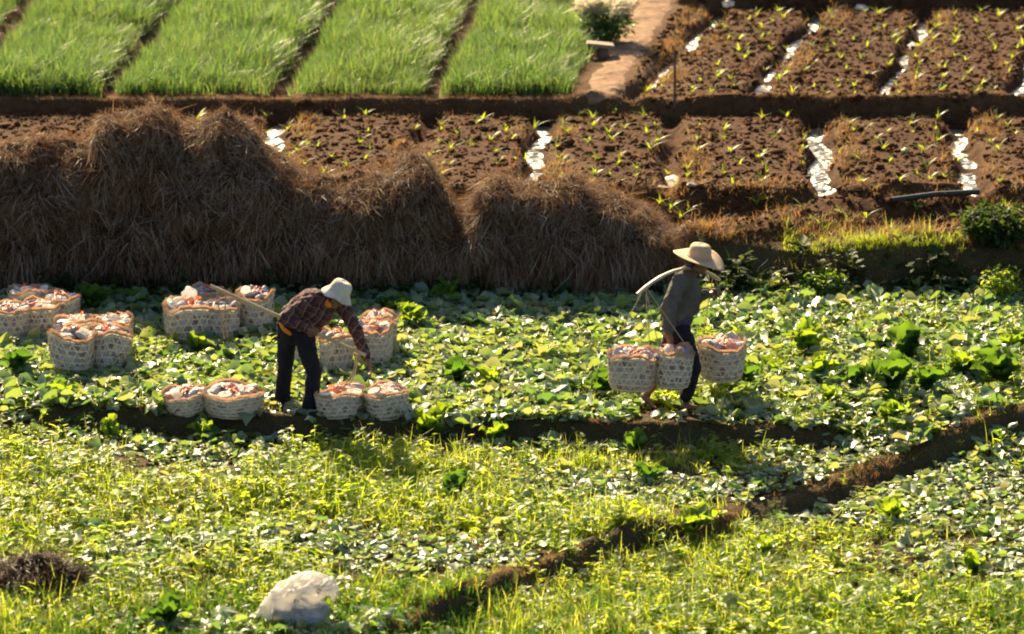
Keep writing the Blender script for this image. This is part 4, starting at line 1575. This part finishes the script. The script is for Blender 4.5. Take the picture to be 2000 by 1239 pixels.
# ---- the stooping worker
bx, by = G(580, 800, 0)
e1 = empty('person', (bx, by, float(height(bx, by, False))))
tag(e1, 'stooping worker in plaid shirt and cream bucket hat reaching down beside a bamboo pole', 'person', 'workers in the field')
pel, ches, neck = Vector((-.02, .0, .84)), Vector((.17, -.06, 1.07)), Vector((.315, -.11, 1.17))
hipL, kneL, ankL = Vector((-.085, .09, .80)), Vector((-.115, .10, .43)), Vector((-.15, .15, .07))
hipR, kneR, ankR = Vector((.075, -.07, .79)), Vector((.18, -.13, .40)), Vector((.135, -.15, .06))
shR, elR, wrR = Vector((.10, -.20, 1.10)), Vector((-.10, -.30, .99)), Vector((.125, -.37, .915))
shL, elL, wrL = Vector((.45, .02, 1.06)), Vector((.595, -.05, .80)), Vector((.70, -.10, .53))
hc = Vector((.40, -.15, 1.185))
hf, hu = Vector((.55, -.35, -.75)), Vector((.62, -.12, .78))
bm = bmesh.new()
chain(bm, [pel, (pel + ches) / 2, ches, (ches + neck) / 2], [.125, .12, .125, .09])
chain(bm, [neck - Vector((.03, 0, .02)), hc - Vector((.0, 0, .0))], [.058, .055])
chain(bm, [shR, shL], [.06, .06])
for a in ((hipL, kneL, ankL), (hipR, kneR, ankR)):
    chain(bm, a, [.085, .058, .042])
    chain(bm, [a[2], a[2] + Vector((.05, -.04, -.04)), a[2] + Vector((.15, -.08, -.05))], [.042, .036, .028])
for a in ((shR, elR, wrR), (shL, elL, wrL)):
    chain(bm, a, [.052, .04, .027])
eyes = head(bm, hc, hf, hu)
hand(bm, wrR, Vector((.9, -.05, -.45)), Vector((0, .9, -.2)), 1.15)
hand(bm, wrL, Vector((.45, -.15, -.9)), Vector((-.8, -.3, -.3)), .55)
organic('body', bm, M['skin'], e1, .0075, 4)
face_bits(e1, eyes)
# trousers: seat, two legs flaring at the hem
bm = bmesh.new()
chain(bm, [pel + Vector((-.035, .01, .02)), pel + Vector((.0, 0, -.05))], [.135, .14])
for a in ((hipL, kneL, ankL), (hipR, kneR, ankR)):
    mid = (a[1] + a[2]) / 2
    chain(bm, [a[0], (a[0] + a[1]) / 2, a[1], mid, a[2] + Vector((0, 0, .0))], [.112, .094, .078, .076, .080])
organic('trousers', bm, M['trousers'], e1, .010, 6, .03, .09)
# orange undershirt showing at the waist and collar
bm = bmesh.new()
chain(bm, [Vector((-.15, -.055, .885)), Vector((-.11, -.10, .84)), Vector((-.05, -.145, .80))], [.018, .026, .020])
organic('waist_cloth', bm, M['orange'], e1, .010, 5, .01, .06)
bm = bmesh.new()
blob(bm, neck + Vector((.0, -.035, -.055)), (.07, .06, .06))
organic('undershirt', bm, M['orange'], e1, .010, 5, .01, .06)
# plaid shirt: torso hanging loose at the belly, two sleeves
bm = bmesh.new()
chain(bm, [Vector((-.01, -.0, .945)), Vector((.06, -.03, .99)), ches, Vector((.25, -.09, 1.11))], [.14, .165, .17, .13])
chain(bm, [Vector((.07, -.07, .90)), Vector((.14, -.08, .93)), Vector((.24, -.09, 1.0))], [.125, .14, .135])
chain(bm, [Vector((.10, -.09, .80)), Vector((.15, -.08, .88))], [.085, .12])
chain(bm, [shR, ches + Vector((.05, 0, .03)), shL], [.085, .11, .082])
chain(bm, [shR, (shR + elR) / 2, elR, (elR + wrR) / 2, wrR * .92 + elR * .08], [.080, .072, .066, .057, .047])
chain(bm, [shL, (shL + elL) / 2, elL, (elL + wrL) / 2, wrL * .9 + elL * .1], [.078, .070, .062, .054, .047])
organic('plaid_shirt', bm, M['plaid'], e1, .009, 6, .035, .07)
bm = bmesh.new()
chain(bm, [neck + Vector((-.03, .05, .01)), neck + Vector((.02, .03, .045)), neck + Vector((.04, -.03, .03)), neck + Vector((.03, -.08, -.03))], [.03, .028, .026, .02])
organic('collar', bm, M['plaid'], e1, .007, 3)
bm = bmesh.new()
blob(bm, hc + hu.normalized() * .03 - hf.normalized() * .03, (.083, .09, .08))
organic('hair', bm, M['hair'], e1, .008, 3, .008, .02)


def bucket_warp(r_, z_, th):
    k = np.clip((r_ - .115) / .06, 0, 1)
    return r_ * (1 + .03 * np.cos(3 * th + 1) * k), z_ + .018 * np.sin(2 * th + .5) * k + .008 * np.sin(5 * th) * k


hm = frame(hc + hu.normalized() * .055, hu.normalized() * .9 + Vector((-.12, 0, .1)), hf)
lathe('bucket_hat', [(.001, .112), (.05, .110), (.080, .100), (.094, .080), (.100, .048), (.105, .010), (.108, .0), (.130, -.018), (.155, -.042), (.163, -.054)], M['hat_cotton'], e1, hm, 48, bucket_warp)
lathe('hat_seam', [(.1085, .012), (.113, .0)], M['hat_cotton'], e1, hm, 40)
bm = bmesh.new()
pp = hm @ Vector((-.03, .0, .06))
vw = (Vector((0, -1, .25))).normalized()
blob(bm, Vector(pp) + vw * .093, (.018, .008, .013))
bm_obj('hat_badge', bm, M['hat_band'], e1)
for a in (ankL, ankR):
    bm = bmesh.new()
    chain(bm, [a + Vector((-.01, 0, -.03)), a + Vector((.06, -.04, -.045)), a + Vector((.16, -.085, -.055))], [.05, .045, .034])
    organic('shoe', bm, M['shoe'], e1, .008, 4)

# ---- his carrying pole
def pole(name, pts, rad, mat, label, flat=None, n=10):
    ts = np.linspace(0, 1, 25)
    pts = np.array([tuple(p) for p in pts])
    kt = np.linspace(0, 1, len(pts))
    if len(pts) == 3:
        a, b, c = pts
        t = ts[:, None]
        ctrl = 2 * b - (a + c) / 2
        line = (1 - t) ** 2 * a + 2 * t * (1 - t) * ctrl + t ** 2 * c
    else:
        line = np.stack([np.interp(ts, kt, pts[:, k]) for k in range(3)], -1)
    rr = [rad * (1 + .12 * (abs((t * 6) % 1 - .5) < .06)) * (1 - .25 * abs(t - .5)) for t in ts]
    V, F = tube([tuple(p) for p in line], rr, n)
    if flat:
        c = np.repeat(line, n, 0)
        d = V[:len(c)] - c
        d[:, 2] *= flat
        V[:len(c)] = c + d
    org = line[12]
    e = empty(name, tuple(org))
    tag(e, label, 'carrying pole', 'carrying poles')
    body = big_mesh('shaft', V - org, np.concatenate([F, ]), mat, e, True)
    return e, org, line


def rope(e, org, pts, rad=.006, n=5):
    V, F = tube(pts, rad, n)
    big_mesh('rope', V - org, F, M['rope'], e, True)


o3 = np.array(e1.location)
A = o3 + np.array([-.81, -.36, 1.335])
B = o3 + np.array([.69, -.30, .625])
pe, po, pl = pole('carrying_pole', [A, B], .019, M['pole'], 'long bamboo carrying pole held slanting by the stooping worker')
q = pl[1] * .8 + pl[2] * .2
rope(pe, po, [q + np.array([0, 0, .01]), q + np.array([-.01, .02, -.12]), q + np.array([.01, .2, -.30]), q + np.array([.02, .5, -.62])], .007)
rope(pe, po, [q + np.array([.07, 0, -.02]), q + np.array([.075, .02, -.11]), q + np.array([.05, .2, -.28]), q + np.array([.05, .5, -.6])], .007)
q = pl[-2]
rope(pe, po, [q, q + np.array([-.03, -.0, -.18]), q + np.array([-.10, -.02, -.33])], .006)
rope(pe, po, [q, q + np.array([-.06, -.02, -.2]), q + np.array([-.16, -.02, -.36])], .006)

# ---- the walker
bx, by = G(1340, 800, 0)
e2 = empty('person', (bx, by, float(height(bx, by, False))))
tag(e2, 'barefoot walker in grey jacket and wide straw hat carrying baskets on a shoulder pole', 'person', 'workers in the field')
pel = Vector((-.085, .02, .82))
ches, neck = Vector((-.03, .02, 1.22)), Vector((.03, .04, 1.41))
hipF, kneF, ankF = Vector((-.06, -.05, .80)), Vector((.065, -.06, .46)), Vector((-.005, -.05, .085))
hipB, kneB, ankB = Vector((-.12, .10, .79)), Vector((-.19, .06, .43)), Vector((-.39, .0, .155))
shN, elN, wrN = Vector((-.075, -.15, 1.34)), Vector((-.19, -.22, 1.07)), Vector((-.185, -.24, .86))
shF, elF, wrF = Vector((.01, .19, 1.33)), Vector((.085, .17, 1.07)), Vector((.20, .10, 1.145))
hc = Vector((.115, .04, 1.475))
hf, hu = Vector((.93, -.05, -.30)), Vector((.25, 0, .95))
bm = bmesh.new()
chain(bm, [pel, (pel + ches) / 2, ches, ches + Vector((.01, 0, .08))], [.115, .112, .118, .10])
chain(bm, [neck - Vector((.02, 0, .05)), hc - Vector((.03, 0, .02))], [.056, .053])
chain(bm, [shN, shF], [.055, .055])
chain(bm, [hipF, kneF, (kneF * .6 + ankF * .4), ankF], [.085, .056, .055, .036])
chain(bm, [hipB, kneB, (kneB * .6 + ankB * .4), ankB], [.085, .056, .056, .036])
# bare feet with toes: front flat on the ground, rear heel raised
chain(bm, [ankF + Vector((-.03, 0, -.045)), ankF + Vector((.05, 0, -.05)), ankF + Vector((.13, -.005, -.062))], [.036, .034, .026])
for k in range(5):
    chain(bm, [ankF + Vector((.13, -.03 + .015 * k, -.066)), ankF + Vector((.175 - .008 * abs(k - 1), -.034 + .017 * k, -.072))], [.013, .010], 8)
ball, toe = ankB + Vector((.045, 0, -.10)), ankB + Vector((.07, 0, -.135))
chain(bm, [ankB + Vector((-.025, 0, -.02)), ankB + Vector((.01, 0, -.06)), ball], [.034, .034, .028])
for k in range(5):
    chain(bm, [ball + Vector((0, -.03 + .015 * k, -.01)), toe + Vector((.02, -.034 + .017 * k, -.004))], [.013, .010], 8)
chain(bm, [shN, elN, wrN], [.05, .04, .027])
chain(bm, [shF, elF, wrF], [.05, .04, .027])
eyes = head(bm, hc, hf, hu)
hand(bm, wrN, Vector((.1, -.05, -1)), Vector((.3, .9, 0)), .7)
hand(bm, wrF, Vector((.95, -.1, .25)), Vector((.1, -.9, .0)), 1.25, 1.05, -1)
organic('body', bm, M['skin'], e2, .0075, 4)
face_bits(e2, eyes)
bm = bmesh.new()
blob(bm, hc + Vector((-.025, 0, .04)), (.09, .083, .085))
blob(bm, hc + Vector((-.07, 0, -.03)), (.035, .06, .05))
organic('hair', bm, M['hair'], e2, .008, 3, .008, .02)
bm = bmesh.new()
chain(bm, [pel + Vector((0, 0, .05)), pel + Vector((0, 0, -.06))], [.128, .132])
chain(bm, [hipF, (hipF + kneF) / 2, kneF, (kneF + ankF) / 2, ankF + Vector((0, 0, .07))], [.105, .092, .080, .074, .068])
chain(bm, [hipB, (hipB + kneB) / 2, kneB, (kneB * .55 + ankB * .45)], [.105, .092, .078, .070])
organic('trousers', bm, M['trousers'], e2, .010, 6, .03, .08)
bm = bmesh.new()
chain(bm, [pel + Vector((.0, 0, .07)), pel + Vector((.01, 0, .13))], [.140, .143])
organic('violet_hem', bm, M['violet'], e2, .010, 4, .015, .06)
bm = bmesh.new()
blob(bm, pel + Vector((-.085, -.09, -.01)), (.055, .045, .10))
organic('green_cloth', bm, M['green'], e2, .009, 3, .015, .05)
bm = bmesh.new()
chain(bm, [pel + Vector((.01, 0, .15)), Vector((-.06, .02, 1.08)), ches, ches + Vector((.02, .02, .09))], [.148, .152, .150, .115])
chain(bm, [Vector((.02, .02, 1.05)), Vector((.03, .02, 1.18))], [.11, .11])
chain(bm, [shN, ches + Vector((.02, .02, .12)), shF], [.082, .10, .082])
chain(bm, [neck - Vector((.02, 0, .055)), neck + Vector((.0, 0, -.01))], [.078, .066])
chain(bm, [shN, (shN + elN) / 2, elN, (elN + wrN) / 2, wrN + Vector((0, 0, .01))], [.082, .080, .076, .068, .060])
chain(bm, [shF, (shF + elF) / 2, elF, (elF + wrF) / 2, wrF * .9 + elF * .1], [.078, .072, .066, .058, .050])
organic('grey_jacket', bm, M['jacket'], e2, .009, 6, .04, .085)


def brim_warp(r_, z_, th):
    k = np.clip((r_ - .12) / .14, 0, 1) ** 1.3
    return r_ * (1 + .02 * np.cos(2 * th) * k), z_ + k * (.028 * np.cos(2 * th + .9) + .012 * np.sin(3 * th)) - .03 * k * np.sin(th)


hm = frame(hc + Vector((.0, 0, .055)), Vector((.16, -.10, .98)), Vector((1, 0, 0)))
lathe('straw_hat', [(.001, .128), (.05, .127), (.085, .118), (.100, .098), (.108, .05), (.116, .0), (.15, -.004), (.2, -.006), (.24, -.010), (.265, -.012)], M['hat_straw'], e2, hm, 60, brim_warp)
lathe('hat_band', [(.1175, .022), (.1205, .002)], M['hat_straw'], e2, hm, 40)

# ---- his pole, ropes and hanging baskets
o3 = np.array(e2.location)
A = o3 + np.array([-.495, -.36, 1.25])
Bm = o3 + np.array([-.06, -.06, 1.43])
C_ = o3 + np.array([.325, .32, 1.235])
pe, po, pl = pole('shoulder_pole', [A, Bm, C_], .027, M['flatpole'], 'pale bowed shoulder pole across the walker back', .55)
H1, H2, H3 = o3 + np.array([-.555, -.40, .305]), o3 + np.array([-.165, -.36, .315]), o3 + np.array([.365, .36, .215])
hb = o3[2]
basket(tuple(H1), (.98, .98, .92), 'hanging bamboo basket at the rear of the walker, outer of two', 'outer rear basket of the walker', 0, (.03, .05), 8, 'baskets hanging from the shoulder pole')
basket(tuple(H2), (.86, .86, .92), 'hanging bamboo basket at the rear, next to the walker legs', 'inner rear basket of the walker', 1, (-.02, -.06), 8, 'baskets hanging from the shoulder pole')
basket(tuple(H3), (1.02, 1.02, .94), 'hanging bamboo basket in front of the walker', 'front basket of the walker', 2, (.0, .02), 8, 'baskets hanging from the shoulder pole')
qa, qc = pl[2], pl[-3]
for dx, hb_ in ((-.2, H1), (.18, H1), (-.12, H2), (.16, H2)):
    rope(pe, po, [qa + np.array([dx * .05, 0, 0]), qa * .75 + (hb_ + np.array([dx, 0, .42])) * .25, hb_ + np.array([dx, -.02, .40])], .0045)
for dx in (-.2, .2):
    rope(pe, po, [qc, qc * .7 + (H3 + np.array([dx, 0, .42])) * .3, H3 + np.array([dx, -.02, .40])], .0045)

# ------------------------------------------------------------------ plastic sack in the foreground
X, Y, Z = at(588, 1222, -.2)
e = empty('plastic_sack', (X, Y, Z))
tag(e, 'white plastic sack slumped over a grey bundle in the foreground grass', 'sack')
def sheet_noise(a, t, seed, f=1.6):
    return float(fbm(math.cos(a) * f + seed, math.sin(a) * f + t * f, 1.3, 3)) + .35 * abs(float(fbm(math.cos(a) * 3 + seed, math.sin(a) * 3 + t * 4, 1.5, 2)))


nu, nv = 30, 48
V = []
for i in range(nu):
    t = i / (nu - 1)
    for j in range(nv):
        a = 2 * math.pi * j / nv
        cr = sheet_noise(a, t * 1.5, 7)
        rx = (.24 - .05 * t) * (1 + .22 * cr + .05 * math.sin(4 * a) * (1 - t))
        V.append((rx * math.cos(a) * 1.08, .75 * rx * math.sin(a), .19 * t + .03 * cr * t))
V += [(v[0] * .05, v[1] * .05, v[2] + .03) for v in V[-nv:]]
big_mesh('bundle', np.array(V), grid_faces(nu + 1, nv, True), M['grey_plastic'], e, True)
V = []
for i in range(nu):
    t = i / (nu - 1)
    for j in range(nv):
        a = 2 * math.pi * j / nv
        cx, sy = math.cos(a), math.sin(a)
        cr = sheet_noise(a, t * 2.5, 20, 2.0)
        pleat = (.055 * abs(math.sin(4.5 * a + 2 * t)) + .03 * abs(math.sin(8 * a - 3 * t + 1)) - .05) * t
        rr = (.01 + .29 * t ** .6) * (1 + .22 * cr + .12 * (abs(math.sin(3.5 * a)) - .5) * t)
        # peak to the right of the middle, low pointed corner on the left
        zt = .47 - .15 * t ** .9 - .10 * max(0, t - .72) / .28 * (.55 + .45 * max(0, -cx)) - .10 * t * max(0, -cx) + .02 * t * cx
        ex = .07 * t ** 2 * max(0, -cx) ** 4
        V.append((rr * cx * 1.05 + .06 * (1 - t) - ex, .72 * rr * sy - .03 * t, zt + .07 * cr * t + pleat))
o = big_mesh('cover', np.array(V), grid_faces(nu, nv, True), M['white_plastic'], e, True)
md = o.modifiers.new('thickness', 'SOLIDIFY')
md.thickness = .003
# dark printed curls on the cover, lying on its front face
Vc = np.array(V)
for k, (tx, tz) in enumerate(((-.02, .27), (.14, .36))):
    fr = Vc[Vc[:, 1] < -.02]
    q = fr[np.argmin((fr[:, 0] - tx) ** 2 + (fr[:, 2] - tz) ** 2)]
    a = np.linspace(0, 5.2, 14)
    rr = np.linspace(.022, .008, 14)
    line = np.stack([q[0] + rr * np.cos(a), np.full(14, q[1] - .008), q[2] + rr * np.sin(a)], -1)
    big_mesh('printed_mark', *ribbon(line, .009, (0, 1, 0)), M['ink'], e)
